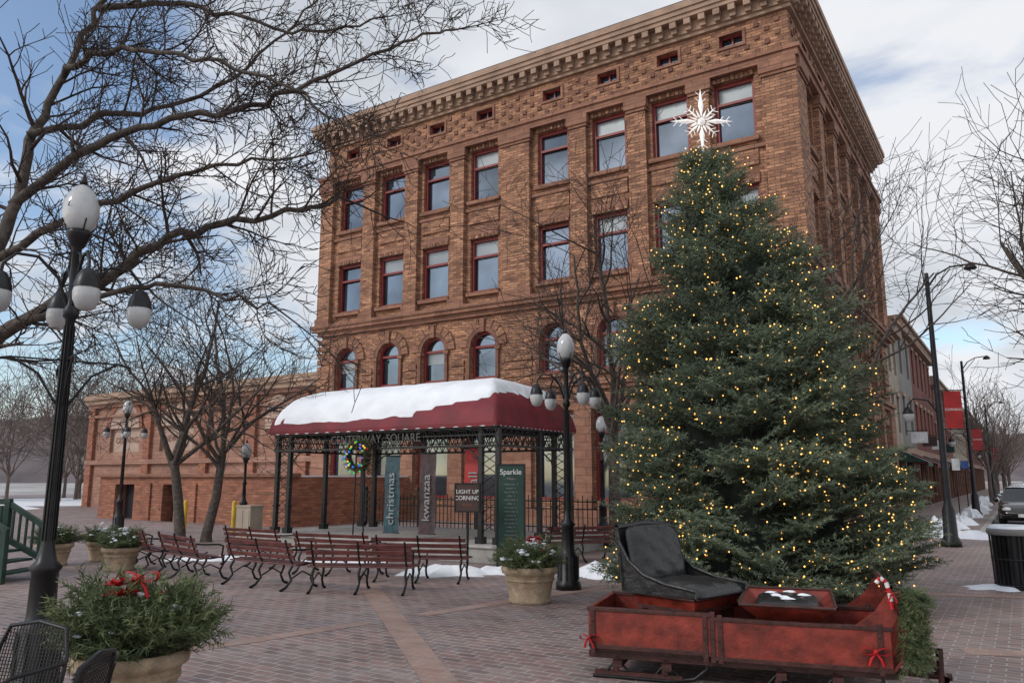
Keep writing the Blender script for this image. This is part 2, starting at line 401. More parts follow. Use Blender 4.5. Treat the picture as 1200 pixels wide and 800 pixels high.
# ------------------------------------------------------------------ facades
BR, ST, FR, GL, BL, DK, CO, RF = range(8)
FM = ['brick','stone','frame','glass','blind','darkstone','cornice','roof']
def q(mb, P, pts, m): mb.add([P(*p) for p in pts], [tuple(range(len(pts)))], m)
def fb(mb, P, x0, x1, o0, o1, z0, z1, m): mb.box(x0, x1, o0, o1, z0, z1, m, T=P)
def arcband(mb, P, xc, zs, r0, r1, o0, o1, m, n=14, a0=0, a1=180):
    for k in range(n):
        a = R(a0+(a1-a0)*k/n); b = R(a0+(a1-a0)*(k+1)/n); c = []
        for o in (o0, o1):
            for r in (r0, r1):
                for t in (a, b): c.append(P(xc+r*math.cos(t), o, zs+r*math.sin(t)))
        mb.add(c, [(0,1,3,2),(4,6,7,5),(0,4,5,1),(2,3,7,6),(0,2,6,4),(1,5,7,3)], m)
def wall(mb, P, x0, x1, z0, z1, ops, m, dep=.32):
    xs = sorted({x0, x1, *[o[0] for o in ops], *[o[1] for o in ops]}); zs = sorted({z0, z1, *[o[2] for o in ops], *[o[3] for o in ops]})
    for i in range(len(xs)-1):
        for j in range(len(zs)-1):
            cx = (xs[i]+xs[i+1])/2; cz = (zs[j]+zs[j+1])/2
            if any(o[0] < cx < o[1] and o[2] < cz < o[3] for o in ops): continue
            q(mb, P, [(xs[i],0,zs[j]),(xs[i+1],0,zs[j]),(xs[i+1],0,zs[j+1]),(xs[i],0,zs[j+1])], m)
    for o in ops:
        xa, xb, za, zb = o[:4]; arch = len(o) > 4 and o[4]
        zt = zb-(xb-xa)/2 if arch else zb
        for x in (xa, xb): q(mb, P, [(x,0,za),(x,-dep,za),(x,-dep,zt),(x,0,zt)], m)
        q(mb, P, [(xa,0,za),(xb,0,za),(xb,-dep,za),(xa,-dep,za)], m)
        if arch:
            xc = (xa+xb)/2; r = (xb-xa)/2; n = 12
            A = [(xc+r*math.cos(math.pi*k/n), zt+r*math.sin(math.pi*k/n)) for k in range(n+1)]
            for k in range(n):
                (ax, az), (bx, bz) = A[k], A[k+1]
                q(mb, P, [(ax,0,az),(bx,0,bz),(bx,-dep,bz),(ax,-dep,az)], m)
                q(mb, P, [(ax,0,az),(bx,0,bz),(bx,0,zb),(ax,0,zb)], m)
        else: q(mb, P, [(xa,0,zb),(xb,0,zb),(xb,-dep,zb),(xa,-dep,zb)], m)
def window(mb, P, xa, xb, za, zb, arch=False, trans=.33, blind=0, fw=.10, glass=GL):
    j = random.uniform(-.012, .012); k = random.uniform(-.012, .012)
    q(mb, P, [(xa,-.285+j,za),(xb,-.285-j,za),(xb,-.285-j+k,zb),(xa,-.285+j+k,zb)], glass)
    zt = zb-(xb-xa)/2 if arch else zb
    fb(mb, P, xa, xa+fw, -.26, -.14, za, zt, FR); fb(mb, P, xb-fw, xb, -.26, -.14, za, zt, FR)
    fb(mb, P, xa+fw, xb-fw, -.26, -.14, za, za+fw, FR)
    if arch:
        arcband(mb, P, (xa+xb)/2, zt, (xb-xa)/2-fw, (xb-xa)/2, -.26, -.14, FR, 12)
        fb(mb, P, xa+fw, xb-fw, -.26, -.15, zt-.04, zt+.06, FR)
    else:
        fb(mb, P, xa+fw, xb-fw, -.26, -.14, zb-fw*1.2, zb, FR)
        zz = zb-(zb-za)*trans; fb(mb, P, xa+fw, xb-fw, -.26, -.15, zz-.045, zz+.045, FR)
    if blind:
        top = (zt if arch else zb-fw); q(mb, P, [(xa+fw,-.258,top-(top-za)*blind),(xb-fw,-.258,top-(top-za)*blind),(xb-fw,-.258,top),(xa+fw,-.258,top)], BL)

def big_facade(mb, P, W, bays, corner0, corner1, ground_ops=True):
    w = .71; ops = []
    for x in bays:
        ops += [(x-w, x+w, 13.35, 15.6), (x-w, x+w, 9.35, 11.65), (x-.62, x+.62, 5.7, 7.65, True), (x-.85, x+.85, .9, 4.2)]
        ops += [(x-.42, x+.42, 16.95, 17.4)]
    wall(mb, P, 0, W, 0, 18.2, ops, BR)
    for i, x in enumerate(bays):
        window(mb, P, x-w, x+w, 13.35, 15.6, blind=random.choice([0,0,.3,.33]))
        window(mb, P, x-w, x+w, 9.35, 11.65, blind=random.choice([0,.33,.6,.33]))
        window(mb, P, x-.62, x+.62, 5.7, 7.65, True, blind=random.choice([0,.4,0]))
        window(mb, P, x-.85, x+.85, .9, 4.2, trans=.25, glass=GL)
        window(mb, P, x-.42, x+.42, 16.95, 17.4, trans=2, fw=.05); fb(mb, P, x-.03, x+.03, -.26, -.2, 17.0, 17.36, FR)
        # surrounds
        fb(mb, P, x-.52, x-.42, 0, .05, 16.85, 17.5, ST); fb(mb, P, x+.42, x+.52, 0, .05, 16.85, 17.5, ST)
        fb(mb, P, x-.42, x+.42, 0, .05, 16.85, 16.95, ST); fb(mb, P, x-.42, x+.42, 0, .05, 17.4, 17.5, ST)
        fb(mb, P, x-w-.12, x+w+.12, 0, .16, 13.17, 13.33, ST); fb(mb, P, x-w-.12, x+w+.12, 0, .16, 9.17, 9.33, ST)
        fb(mb, P, x-w-.05, x+w+.05, 0, .07, 11.66, 12.05, ST); fb(mb, P, x-w-.05, x+w+.05, 0, .07, 12.3, 12.85, BR)
        fb(mb, P, x-w+.1, x+w-.1, 0, .05, 15.62, 15.8, ST)
        # splayed jack arch over the top and third-floor windows
        for zz in (15.605, 11.655):
            for k in range(9):
                xx = x-w+.05+(2*w-.1)*k/8; fb(mb, P, xx-.06, xx+.06, .0, .09+(.03 if k == 4 else 0), zz+.004, zz+.17, DK if k % 2 else BR)
        arcband(mb, P, x, 7.03, .63, .80, 0, .08, DK); arcband(mb, P, x, 7.03, .80, 1.12, 0, .05, ST)
        for k in range(9):   # voussoirs
            arcband(mb, P, x, 7.03, .82, 1.17, 0, .09, BR if k % 2 else ST, 1, 20*k+1.5, 20*k+18.5)
        fb(mb, P, x-.11, x+.11, .02, .16, 7.62, 8.16, ST)
        fb(mb, P, x-.78, x+.78, 0, .15, 5.52, 5.68, ST)
        fb(mb, P, x-1.0, x+1.0, 0, .1, 4.22, 4.65, ST)
        for sx in (-1, 1):   # small engaged columns beside arched windows
            fb(mb, P, x+sx*.72-.07, x+sx*.72+.07, 0, .1, 5.7, 6.95, DK); fb(mb, P, x+sx*.74-.12, x+sx*.74+.12, 0, .14, 6.85, 7.0, ST)
    # pilasters
    cs = [(0-corner0, bays[0]-w-.35)] + [((bays[i]+bays[i+1])/2-max(.36, (bays[i+1]-bays[i]-2*w)/2-.28), (bays[i]+bays[i+1])/2+max(.36, (bays[i+1]-bays[i]-2*w)/2-.28)) for i in range(len(bays)-1)] + [(bays[-1]+w+.35, W+corner1)]
    for a, b in cs:
        fb(mb, P, a, b, .0, .22, 9.15, 15.3, BR)
        fb(mb, P, a-.06, b+(.06 if b < W else 0), .0, .28, 8.8, 9.15, ST)
        fb(mb, P, a-.05, b+(.05 if b < W else 0), .0, .27, 15.3, 15.42, ST)
        fb(mb, P, a-.10, b+(.10 if b < W else 0), .0, .33, 15.42, 15.78, ST)
        fb(mb, P, a, b, .0, .18, .6, 4.95, ST)
        for k in range(9):    # rock-faced courses between the arches
            z = 5.35+k*.32
            if z < 6.6 or b >= W or a <= 0: fb(mb, P, a+.02, b-.02 if b < W else W, 0, .05+.02*(k % 2), z, z+.25, BR)
    for k, (z0, z1, pr, m) in enumerate([(0,.6,.24,ST),(4.95,5.12,.16,ST),(5.12,5.3,.28,ST),(8.3,8.5,.16,ST),(8.5,8.66,.34,ST),(8.66,8.8,.42,ST),(12.88,13.02,.10,ST),(15.8,16.05,.30,ST),(16.05,16.2,.38,ST),
                            (16.2,16.34,.12,DK),(17.72,17.86,.14,CO),(17.86,18.0,.22,CO),(18.28,18.44,.56,CO),(18.44,18.62,.62,CO),(18.62,18.86,.68,CO)]):
        fb(mb, P, -pr if corner0 else 0, W+(pr if corner1 else 0), 0, pr, z0, z1, m)
    fb(mb, P, 0, W, 0, .23, 18.0, 18.28, CO)
    n = int(W/.55)
    for i in range(n+1):   # modillions
        x = .15+(W-.3)*i/n; fb(mb, P, x-.12, x+.12, .23, .53, 18.04, 18.28, CO); fb(mb, P, x-.1, x+.1, .23, .38, 17.88, 18.04, CO)
    n = int(W/.36)
    for i in range(n):
        for j in range(5):
            if (i+j) % 2: continue
            x = .2+(W-.4)*(i+.5)/n; z = 16.46+j*.25
            if any(abs(x-b) < .62 and 16.8 < z < 17.55 for b in bays): continue
            fb(mb, P, x-.085, x+.085, 0, .05, z-.08, z+.08, DK)

Wd, Dp = 22.15, 17.6
bb = empty('brick_commercial_building', (LX, LY, 0), ROT)
mb = MB()
PF = lambda x, o, z: (x, -o, z)
PS = lambda x, o, z: (Wd+o, x, z)
PLf = lambda x, o, z: (-o, Dp-x, z)
bays = [1.65,4.25,6.8,9.4,12.75,15.25,17.75,20.15]
big_facade(mb, PF, Wd, bays, .22, .22)
mb.make('front_facade', FM, parent=bb)
mb = MB(); big_facade(mb, PS, Dp, [2.2,4.8,7.4,10.1,12.7,15.3], 0, .22); mb.make('street_facade', FM, parent=bb)
mb = MB(); wall(mb, PLf, 0, Dp, 0, 18.2, [], BR); fb(mb, PLf, 0, Dp, 0, .67, 18.28, 18.86, CO)
mb.make('side_wall', FM, parent=bb)
mb = MB(); q(mb, lambda *a: a, [(0,Dp,0),(Wd,Dp,0),(Wd,Dp,18.2),(0,Dp,18.2)], 0); mb.make('rear_wall', ['redbrick'], parent=bb)
mb = MB(); mb.box(-.6, Wd+.6, -.6, Dp+.2, 18.863, 18.95); mb.make('roof_slab', ['roof'], parent=bb)

# street row
def row_building(name, y0, y1, H, m, nf, seed, trim='cornice'):
    random.seed(seed); e = empty(name, (LX, LY, 0), ROT); mb = MB(); W = y1-y0-.02
    P = lambda x, o, z: (Wd+o, y0+x, z)
    mats = [m, 'cornice', 'frame', 'glass', 'blind', 'darkstone', trim, 'roof', 'darkglass']
    nb = max(2, int(W/2.3)); ops = []; fh = (H-3.6)/nf
    for i in range(nb):
        x = W*(i+.5)/nb
        for f in range(nf): z = 4.1+f*fh; ops.append((x-.5, x+.5, z, z+fh*.62))
    wall(mb, P, 0, W, 3.4, H, ops, 0)
    for o in ops:
        window(mb, P, *o[:4], trans=.5, blind=random.choice([0,.5]))
        fb(mb, P, o[0]-.1, o[1]+.1, 0, .08, o[3]+.01, o[3]+.22, 1)
    q(mb, P, [(0,-.1,0),(W,-.1,0),(W,-.1,3.4),(0,-.1,3.4)], 8)
    for i in range(nb+1): x = W*i/nb; fb(mb, P, max(0,x-.15), min(W,x+.15), -.09, .05, 0, 3.0, 5)
    fb(mb, P, 0, W, -.08, .15, 3.0, 3.4, 1); fb(mb, P, 0, W, 0, .35, H-.5, H, 6); fb(mb, P, 0, W, 0, .5, H, H+.18, 6)
    mb.make('street_front', mats, parent=e); mb = MB()
    mb.box(Wd-12, Wd-.3, y0, y1-.02, 0, H-.1); mb.make('body', [m], parent=e)
    return e
row_building('cream_shop_building', 17.9, 22, 9.8, 'cream', 2, 1)
row_building('grey_shop_building', 22.02, 28.5, 10.6, 'grey', 2, 2)
row_building('red_brick_shop_building', 28.52, 41, 10.6, 'redbrick', 2, 3)
row_building('red_brick_shop_building.001', 41.02, 58, 9.2, 'redbrick', 2, 4)
row_building('cream_shop_building.001', 58.02, 80, 8.5, 'cream', 2, 5)
row_building('red_brick_shop_building.002', 80.02, 120, 9.5, 'redbrick', 2, 6)
# awnings and blade signs on the row
for i, (y, m) in enumerate([(20,'green'),(25,'redcanvas'),(31,'board'),(37,'redcanvas'),(47,'green'),(54,'redcanvas')]):
    mb = MB(); a = [(Wd+.16, y-1.2, 3.1),(Wd+.16, y+1.2, 3.1),(Wd+1.4, y+1.2, 2.5),(Wd+1.4, y-1.2, 2.5),(Wd+1.4,y+1.2,2.3),(Wd+1.4,y-1.2,2.3),(Wd+.16,y-1.2,2.5),(Wd+.16,y+1.2,2.5)]
    mb.add(a, [(0,1,2,3),(3,2,4,5),(0,3,6),(1,7,2)]); mb.make('shop_awning' if i == 0 else 'shop_awning.%03d' % i, [m], loc=(LX,LY,0), rz=ROT)
for i, (y, m) in enumerate([(22.5,'white'),(28,'signbrown'),(34,'white'),(42,'board')]):
    mb = MB(); mb.box(Wd+.35, Wd+1.15, y-.03, y+.03, 3.6, 4.2, 0); mb.tube([(Wd+.1,y,4.28),(Wd+1.2,y,4.28)], .02, 5, 1); mb.tube([(Wd+.4,y,4.2),(Wd+.4,y,4.28)], .01, 4, 1); mb.tube([(Wd+1.1,y,4.2),(Wd+1.1,y,4.28)], .01, 4, 1)
    mb.make('shop_sign' if i == 0 else 'shop_sign.%03d' % i, [m,'iron'], loc=(LX,LY,0), rz=ROT)

# annex: bank building on the left
an = empty('bank_annex_building', (LX, LY, 0), ROT)
mb = MB(); AM = ['annex','stone','frame','darkglass','panel','darkstone','cornice','roof','annexbrick']
PA = lambda x, o, z: (-20.5+x, .6-o, z)
wall(mb, PA, 0, 20.48, 0, 6.6, [(2.2,5.2,3.2,4.6),(7.2,10.2,3.2,4.6)], 0)
for o in ((2.2,5.2),(7.2,10.2)): q(mb, PA, [(o[0],-.2,3.2),(o[1],-.2,3.2),(o[1],-.2,4.6),(o[0],-.2,4.6)], 4)
for x in (0.35,6.2,11.4,15.2,19.0): fb(mb, PA, x-.3, x+.3, 0, .2, 0, 5.9, 8)
for z0, z1, p in ((2.5,2.75,.25),(5.3,5.45,.22),(5.9,6.1,.25),(6.1,6.35,.45),(6.35,6.6,.6),(6.6,6.75,.3)): fb(mb, PA, 0, 20.48, 0, p, z0, z1, 0 if z0 < 6 else 6)
for a, b in ((12.2,14.5),(16.0,18.2)):
    fb(mb, PA, a, b, .0, .08, 3.3, 4.9, 1); 
fb(mb, PA, 16.2, 18.0, .08, .14, 4.1, 4.9, 4); arcband(mb, PA, 17.1, 4.9, .0, .9, .08, .14, 4, 10)
arcband(mb, PA, 3.7, 4.6, 0, 1.5, .0, .06, 4, 14); arcband(mb, PA, 8.7, 4.6, 0, 1.5, 0, .06, 4, 14)
for o in (3.7, 8.7): arcband(mb, PA, o, 4.6, 1.5, 1.8, 0, .1, 8, 14)
mb.box(-20.5, -.02, .9, 14, 0, 6.55, 0)
mb.make('masonry', AM, parent=an)
text('plaque_text', 'TRUST\nCOMPANY', an, (-3.4, .44, 4.75), (R(90),0,0), .42, 'darkstone')
text('panel_text', 'CORNING', an, (-16.8, .75, 3.9), (R(90),0,0), .5, 'darkstone')
text('panel_text_b', 'NEW YORK', an, (-11.8, .75, 3.9), (R(90),0,0), .5, 'darkstone')
lb = empty('low_brick_wing', (LX, LY, 0), ROT)
mb = MB(); PW = lambda x, o, z: (-6.5+x, -6.5-o, z)
wall(mb, PW, 0, 12.2, -.1, 1.75, [(1.2,2.6,-.1,1.45),(4.6,5.4,.0,1.45)], 0, dep=.5)
q(mb, PW, [(1.2,-.5,-.1),(2.6,-.5,-.1),(2.6,-.5,1.45),(1.2,-.5,1.45)], 1); q(mb, PW, [(4.6,-.5,-.1),(5.4,-.5,-.1),(5.4,-.5,1.45),(4.6,-.5,1.45)], 1)
fb(mb, PW, -.12, 12.32, -.3, .14, 1.75, 1.88, 2)
for z in (.45,1.15): fb(mb, PW, 2.7, 4.5, 0, .02, z, z+.05, 2); fb(mb, PW, 5.5, 12.2, 0, .02, z, z+.05, 2)
for x in (3.6,6.6,9.4,11.9): fb(mb, PW, x-.25, x+.25, 0, .08, -.1, 1.5, 0)
mb.box(5.69, 5.7, -6.5, .5, -.1, 1.75, 0); mb.box(-6.5, -6.49, -6.5, .5, -.1, 1.75, 0); mb.box(-6.5, 5.7, -6.2, .5, 1.74, 1.80, 3)
mb.make('walls', ['annexbrick','darkglass','stone','snow'], parent=lb)

# ------------------------------------------------------------------ hills & distant trees
def hill(name, x0, x1, y, h, seed, base=0):
    mb = MB(); n = 70; vs = []
    for j in range(9):
        t = j/8
        for i in range(n+1):
            x = x0+(x1-x0)*i/n; e = math.sin(math.pi*i/n)**.5
            z = h*e*(.75+.35*noise.noise(Vector((x*.012, seed, 0)))+.08*noise.noise(Vector((x*.1, seed, 2))))*math.sin(t*math.pi/2) + .8*noise.noise(Vector((x*.2,t*5,seed)))*(t>0)
            vs.append((x, y+t*h*2.5, z-.2))
    fs = [(j*(n+1)+i, j*(n+1)+i+1, (j+1)*(n+1)+i+1, (j+1)*(n+1)+i) for j in range(8) for i in range(n)]
    mb.add(vs, fs, 0, True); mb.make(name, ['hill'])
hill('hill', -520, -60, 300, 48, 1.3); hill('hill.001', 40, 700, 480, 40, 4.4)
mb = MB()
for i in range(34):
    x = -62+i*1.35+random.uniform(-1,1); y = 60+random.uniform(-6,10)
    bare_tree('', (x, y, 0), random.uniform(7, 10), .14, .55, .2, 6, 2, (7,6,5), seed=200+i, mb=mb, minr=.016)
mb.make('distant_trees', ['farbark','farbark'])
random.seed(5)
mb = MB()
for i in range(9):
    p = G(Wd+3.4+random.uniform(-.3,.3), 34+i*9)
    bare_tree('', (p.x, p.y, 0), random.uniform(6.5, 8), .13, .5, .3, 6, 2, (6,5,4), seed=300+i, mb=mb, minr=.012)
for i in range(7):
    p = G(KX+15.5, 40+i*11)
    bare_tree('', (p.x, p.y, 0), random.uniform(7, 9), .16, .5, .3, 6, 2, (6,5,4), seed=330+i, mb=mb, minr=.014)
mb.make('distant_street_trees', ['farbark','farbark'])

# ------------------------------------------------------------------ bare trees in the square
bare_tree('bare_tree', (2.45, 19.0, 0), 8.0, .15, .75, .38, 8, 3, (7,5,4), seed=3, minr=.006, up=.03)
bare_tree('bare_tree.001', (-8.9, 21.5, 0), 6.8, .14, .75, .32, 6, 3, (7,5,4), seed=8, minr=.006, lean=(-.5,0), up=.02)
bare_tree('bare_tree.002', (-8.3, 21.8, 0), 6.6, .13, .75, .36, 6, 3, (7,5,4), seed=14, minr=.006, lean=(.5,0), up=.02)
bare_tree('bare_tree.003', (8.3, 19.6, 0), 8.3, .15, .6, .4, 7, 3, (6,5,4), seed=21, minr=.006)
bare_tree('bare_tree.004', (12.3, 14.8, 0), 8.4, .2, .95, .42, 9, 3, (7,6,4), seed=33, minr=.006, up=.05)
random.seed(40)
mb = MB()
mb.tube([(-7.7,7.4,-.05),(-7.65,7.4,.4),(-7.6,7.45,1.3),(-7.45,7.5,2.3)], [.36,.28,.25,.23], 12, 0)
mb.tube([(-7.6,7.45,2.2),(-7.7,7.6,3.6),(-7.4,8.0,5.2),(-7.0,8.4,7.0)], [.18,.15,.12,.07], 10, 0)
mb.tube([(-7.45,7.5,2.2),(-6.6,7.5,2.35),(-5.9,7.5,2.58),(-5.45,7.5,2.75)], [.19,.13,.11,.095], 10, 0)
mb.tube([(-7.5,7.5,2.25),(-6.6,7.6,2.9),(-5.9,7.7,3.2),(-5.4,7.8,3.7)], [.16,.11,.09,.075], 10, 0)
K = dict(minr=.0042, kids=(6,5,3))
limb(mb, [(-5.45,7.5,2.75),(-5.0,7.5,3.07),(-4.34,7.6,3.5),(-3.7,7.8,4.05),(-3.09,8,4.38),(-2.34,8.2,4.6),(-1.9,8.4,4.8)], .09, .018, .16, 1.0, .022, **K)
limb(mb, [(-5.0,7.5,3.07),(-4.4,7.4,3.3),(-3.6,7.5,3.57),(-2.9,7.4,3.46),(-2.24,7.4,3.29)], .045, .010, .16, .75, .016, **K)
limb(mb, [(-5.4,7.8,3.7),(-5.33,8,4.68),(-5.33,8.2,5.55),(-5.15,8.4,6.5),(-4.9,8.5,7.34),(-4.7,8.6,8.2)], .075, .02, .2, 1.1, .022, **K)
limb(mb, [(-5.33,8,4.6),(-4.55,8,5.26),(-3.74,8,5.56),(-2.9,8,5.71),(-2.13,8.2,6.17),(-1.3,8.4,6.72),(-.7,8.6,7.0)], .055, .012, .16, .85, .018, **K)
limb(mb, [(-5.15,8.3,6.3),(-4.5,7.9,6.3),(-3.77,7.6,6.14),(-2.97,7.4,5.88),(-2.2,7.3,5.55),(-1.8,7.2,5.2)], .04, .009, .16, .75, .016, **K)
limb(mb, [(-5.4,7.8,3.9),(-4.49,7.8,4.42),(-3.63,7.7,4.75),(-2.86,7.7,4.93),(-2.14,7.7,5.03)], .05, .010, .16, .8, .018, **K)
limb(mb, [(-4.9,8.5,7.2),(-4.1,8.5,7.3),(-3.2,8.5,7.1),(-2.3,8.5,6.9),(-1.6,8.5,7.1)], .04, .01, .2, .8, .016, **K)
limb(mb, [(-5.3,8,5.4),(-4.6,8.6,5.9),(-3.9,9.1,6.4),(-3.1,9.4,7.3),(-2.6,9.6,8.1)], .045, .01, .2, .9, .017, **K)
mb.make('bare_shade_tree', ['bark','twig'])

# ------------------------------------------------------------------ christmas tree
random.seed(60)
ZS = [0.15, .6, 1.22, 2.44, 3.71, 4.4, 5.03, 5.7, 6.27, 6.62]
RSs = [2.05, 2.18, 2.10, 1.93, 1.58, 1.34, 1.04, .74, .40, .05]
CXs = [3.40, 3.40, 3.40, 3.42, 3.37, 3.32, 3.24, 3.16, 3.07, 2.99]
TY = 11.5; TX0 = 3.42
def Rz(z): return float(np.interp(z, ZS, RSs))
def Cz(z): return float(np.interp(z, ZS, CXs))
ct = empty('christmas_tree', (TX0, TY, 0))
inst = []; bulbs = []; limbs = MB()
limbs.tube([(0,0,0),(-.02,0,1.5),(-.06,0,3.4),(-.2,0,5),(-.43,0,6.5)], [.17,.14,.1,.06,.015], 8, 0)
for i in range(600):
    z = .2+6.35*(1-(1-random.random())**.62) if i < 560 else random.uniform(5.2, 6.5)
    z = min(z, 6.5); a = random.uniform(0, 2*math.pi)
    bump_ = 1+.24*noise.noise(Vector((math.cos(a)*1.6, math.sin(a)*1.6, z*1.1+3)))+random.uniform(-.15, .09)
    Rr = Rz(z)*bump_; cx = Cz(z)-TX0
    sl = .10+.35*(z/6.6)**2
    out = Vector((math.cos(a), math.sin(a), 0)); tip = Vector((cx, 0, z)) + out*Rr + Vector((0,0,Rr*.03+sl*.25))
    root = Vector((cx, 0, z-.25*Rr))
    if i % 2 == 0: limbs.tube([root, (root+tip)/2, tip], [.02,.014,.006], 3, 0)
    br = random.random()**1.2
    ns = 4+int(5*min(1, Rr/1.5))
    sc = .33+.19*min(1, Rr/1.5)
    for k in range(ns):
        t = 1-.62*(k/ns)**.9*min(1, 1.2/max(Rr,.5)) if k else 1-.1
        p = root.lerp(tip, t)-out*sc*.5*(1 if k == 0 else .6)
        sd = Vector((-out.y, out.x, 0))*random.uniform(-1,1)*(0 if k == 0 else .95)
        d = out + sd + Vector((0,0,random.uniform(-.05,.4)+sl))
        p = p + Vector((0,0,random.uniform(-.06,.06)))
        inst.append((tuple(p), tuple(d), sc*random.uniform(.8,1.2), min(1, max(0, br*.75+random.uniform(0,.25)+.12*(k == 0)))))
        for _ in range(2):
            if random.random() < .30:
                e = p + d.normalized()*sc*random.uniform(.45,.98)+rv()*.03; bulbs.append(e+Vector((0,0,.02)))
for k in range(10):
    inst.append(((-.43+random.gauss(0,.02),random.gauss(0,.02),6.2+.03*k), (random.gauss(0,.35),random.gauss(0,.35),1), .35, .5))
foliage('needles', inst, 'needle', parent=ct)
limbs.make('trunk_and_limbs', ['bark'], parent=ct)
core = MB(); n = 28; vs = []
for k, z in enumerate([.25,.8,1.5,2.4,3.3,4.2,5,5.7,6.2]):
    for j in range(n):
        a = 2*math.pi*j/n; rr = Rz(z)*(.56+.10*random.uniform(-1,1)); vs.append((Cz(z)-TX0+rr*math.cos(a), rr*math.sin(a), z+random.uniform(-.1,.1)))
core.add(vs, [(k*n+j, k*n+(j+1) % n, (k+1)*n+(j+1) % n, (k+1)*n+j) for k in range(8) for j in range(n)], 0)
core.make('foliage_shade_core', ['inner'], parent=ct)  # added dark shell: paints the shaded interior and stops views through the tree
bm_ = MB()
for b in bulbs:
    r = random.uniform(.0095,.015)
    bm_.add([b+Vector(o)*r for o in ((1,0,0),(0,1,0),(-1,0,0),(0,-1,0),(0,0,1),(0,0,-1))], [(0,1,4),(1,2,4),(2,3,4),(3,0,4),(1,0,5),(2,1,5),(3,2,5),(0,3,5)], 0)
bm_.make('string_lights', ['bulb'], parent=ct)
st = MB(); c = Vector((-.44, 0, 7.22))
st.tube([(-.43,0,6.35), (-.44,0,7.0)], .022, 6, 0)
for k in range(16):
    a = 2*math.pi*k/16; L = {0:.50,4:.56,8:.50,12:.50}.get(k, .34 if k % 2 == 0 else .22)
    d = Vector((math.cos(a), 0, math.sin(a))); w = .042 if k % 4 == 0 else .02; sdv = Vector((-d.z, 0, d.x))
    p = [c+d*.06, c+d*L*.45+sdv*w, c+d*L, c+d*L*.45-sdv*w, c+d*L*.45+Vector((0,.03,0)), c+d*L*.45-Vector((0,.03,0))]
    st.add(p, [(0,1,4),(1,2,4),(2,3,4),(3,0,4),(1,0,5),(2,1,5),(3,2,5),(0,3,5)], 0)
    if k % 2 == 0:
        for t in (.55,.75):
            for s_ in (-1, 1): st.tube([c+d*L*t, c+d*L*(t+.14)+sdv*s_*.08], .006, 4, 0)
for k in range(10):
    d = rv().normalized(); st.tube([c, c+d*.22], [.010,.003], 4, 0)
st.ball(c, .06, 0); st.make('star_topper', ['starwhite'], parent=ct)

# ------------------------------------------------------------------ lamps
def lamp(name, loc, H=4.15, arms=4, baskets=False, rz=0.0, sc=1.0):
    e = empty(name, loc, rz); mb = MB()
    mb.lathe([(.0,0),(.20,0),(.20,.1),(.165,.14),(.155,.5),(.12,.56),(.105,.62),(.10,.95),(.125,.99),(.08,1.04),(.055,1.14),(.046,1.2),(.037,H-1.25),(.062,H-1.22),(.062,H-1.17),(.04,H-1.12),(.037,H-.62),(.055,H-.6),(.085,H-.53),(.10,H-.49),(.10,H-.46),(.0,H-.46)], 20, 0, flute=.0)
    for k in range(10):
        a = 2*math.pi*k/10; mb.tube([(.162*math.cos(a), .162*math.sin(a), .15), (.158*math.cos(a), .158*math.sin(a), .5)], .014, 5, 0)
        mb.tube([(.052*math.cos(a), .052*math.sin(a), 1.2), (.040*math.cos(a), .040*math.sin(a), H-1.3)], .006, 4, 0)
    if arms:
        for k in range(arms):
            a = 2*math.pi*k/arms+.35; u = Vector((math.cos(a), math.sin(a), 0))
            pts = [u*.04+Vector((0,0,H-1.12)), u*.12+Vector((0,0,H-.9)), u*.28+Vector((0,0,H-.74)), u*.44+Vector((0,0,H-.74)), u*.53+Vector((0,0,H-.84)), u*.54+Vector((0,0,H-.93))]
            mb.tube(pts, .014, 6, 0)
            mb.tube([u*.05+Vector((0,0,H-.66)), u*.16+Vector((0,0,H-.7)), u*.2+Vector((0,0,H-.8)), u*.13+Vector((0,0,H-.86))], .009, 5, 0)
            c = u*.54
            mb.lathe([(.015,H-.9),(.05,H-.92),(.08,H-.97),(.098,H-1.03),(.102,H-1.07)], 14, 0, c=(c.x,c.y,0))
    if baskets:
        for k in range(4):
            a = math.pi/2*k+.3; u = Vector((math.cos(a), math.sin(a), 0)); z = H-1.6
            mb.tube([u*.04+Vector((0,0,z-.38)), u*.2+Vector((0,0,z-.12)), u*.4+Vector((0,0,z)), u*.5+Vector((0,0,z-.02)), u*.5+Vector((0,0,z-.08))], .011, 5, 0)
            mb.tube([u*.04+Vector((0,0,z)), u*.4+Vector((0,0,z))], .008, 5, 0)
    mb.lathe([(.0,H-.02),(.035,H-.04),(.03,H-.0),(.012,H+.05),(.0,H+.09)], 10, 0)
    for k in range(4):
        a = math.pi/2*k+.5; mb.tube([((.10+.0*k)*math.cos(a), .10*math.sin(a), H-.46), (.145*math.cos(a), .145*math.sin(a), H-.37)], .006, 4, 0)
    mb.make('post', ['iron'], parent=e)
    g = MB(); g.lathe([(.085,H-.455),(.125,H-.41),(.148,H-.32),(.145,H-.23),(.118,H-.14),(.07,H-.07),(.03,H-.04)], 20, 0)
    if arms:
        for k in range(arms):
            a = 2*math.pi*k/arms+.35; c = Vector((math.cos(a), math.sin(a), 0))*.54
            g.lathe([(.095,H-1.07),(.104,H-1.11),(.098,H-1.17),(.07,H-1.23),(.03,H-1.255),(0.001,H-1.26)], 16, 0, c=(c.x,c.y,0))
    g.make('globes', ['globe'], parent=e)
    return e
lamp('street_lamp', (.88, 12.63, 0), 4.08, rz=R(5))
lamp('street_lamp.001', (-3.78, 6.55, 0), 4.28, baskets=True, rz=R(20))
lamp('street_lamp.002', (-12.3, 25, 0), 4.2, rz=R(10))
lamp('street_lamp.003', (-7.75, 23.0, 0), 2.75, arms=0)
lamp('street_lamp.004', (2.35, 20.6, 0), 3.35, arms=0)

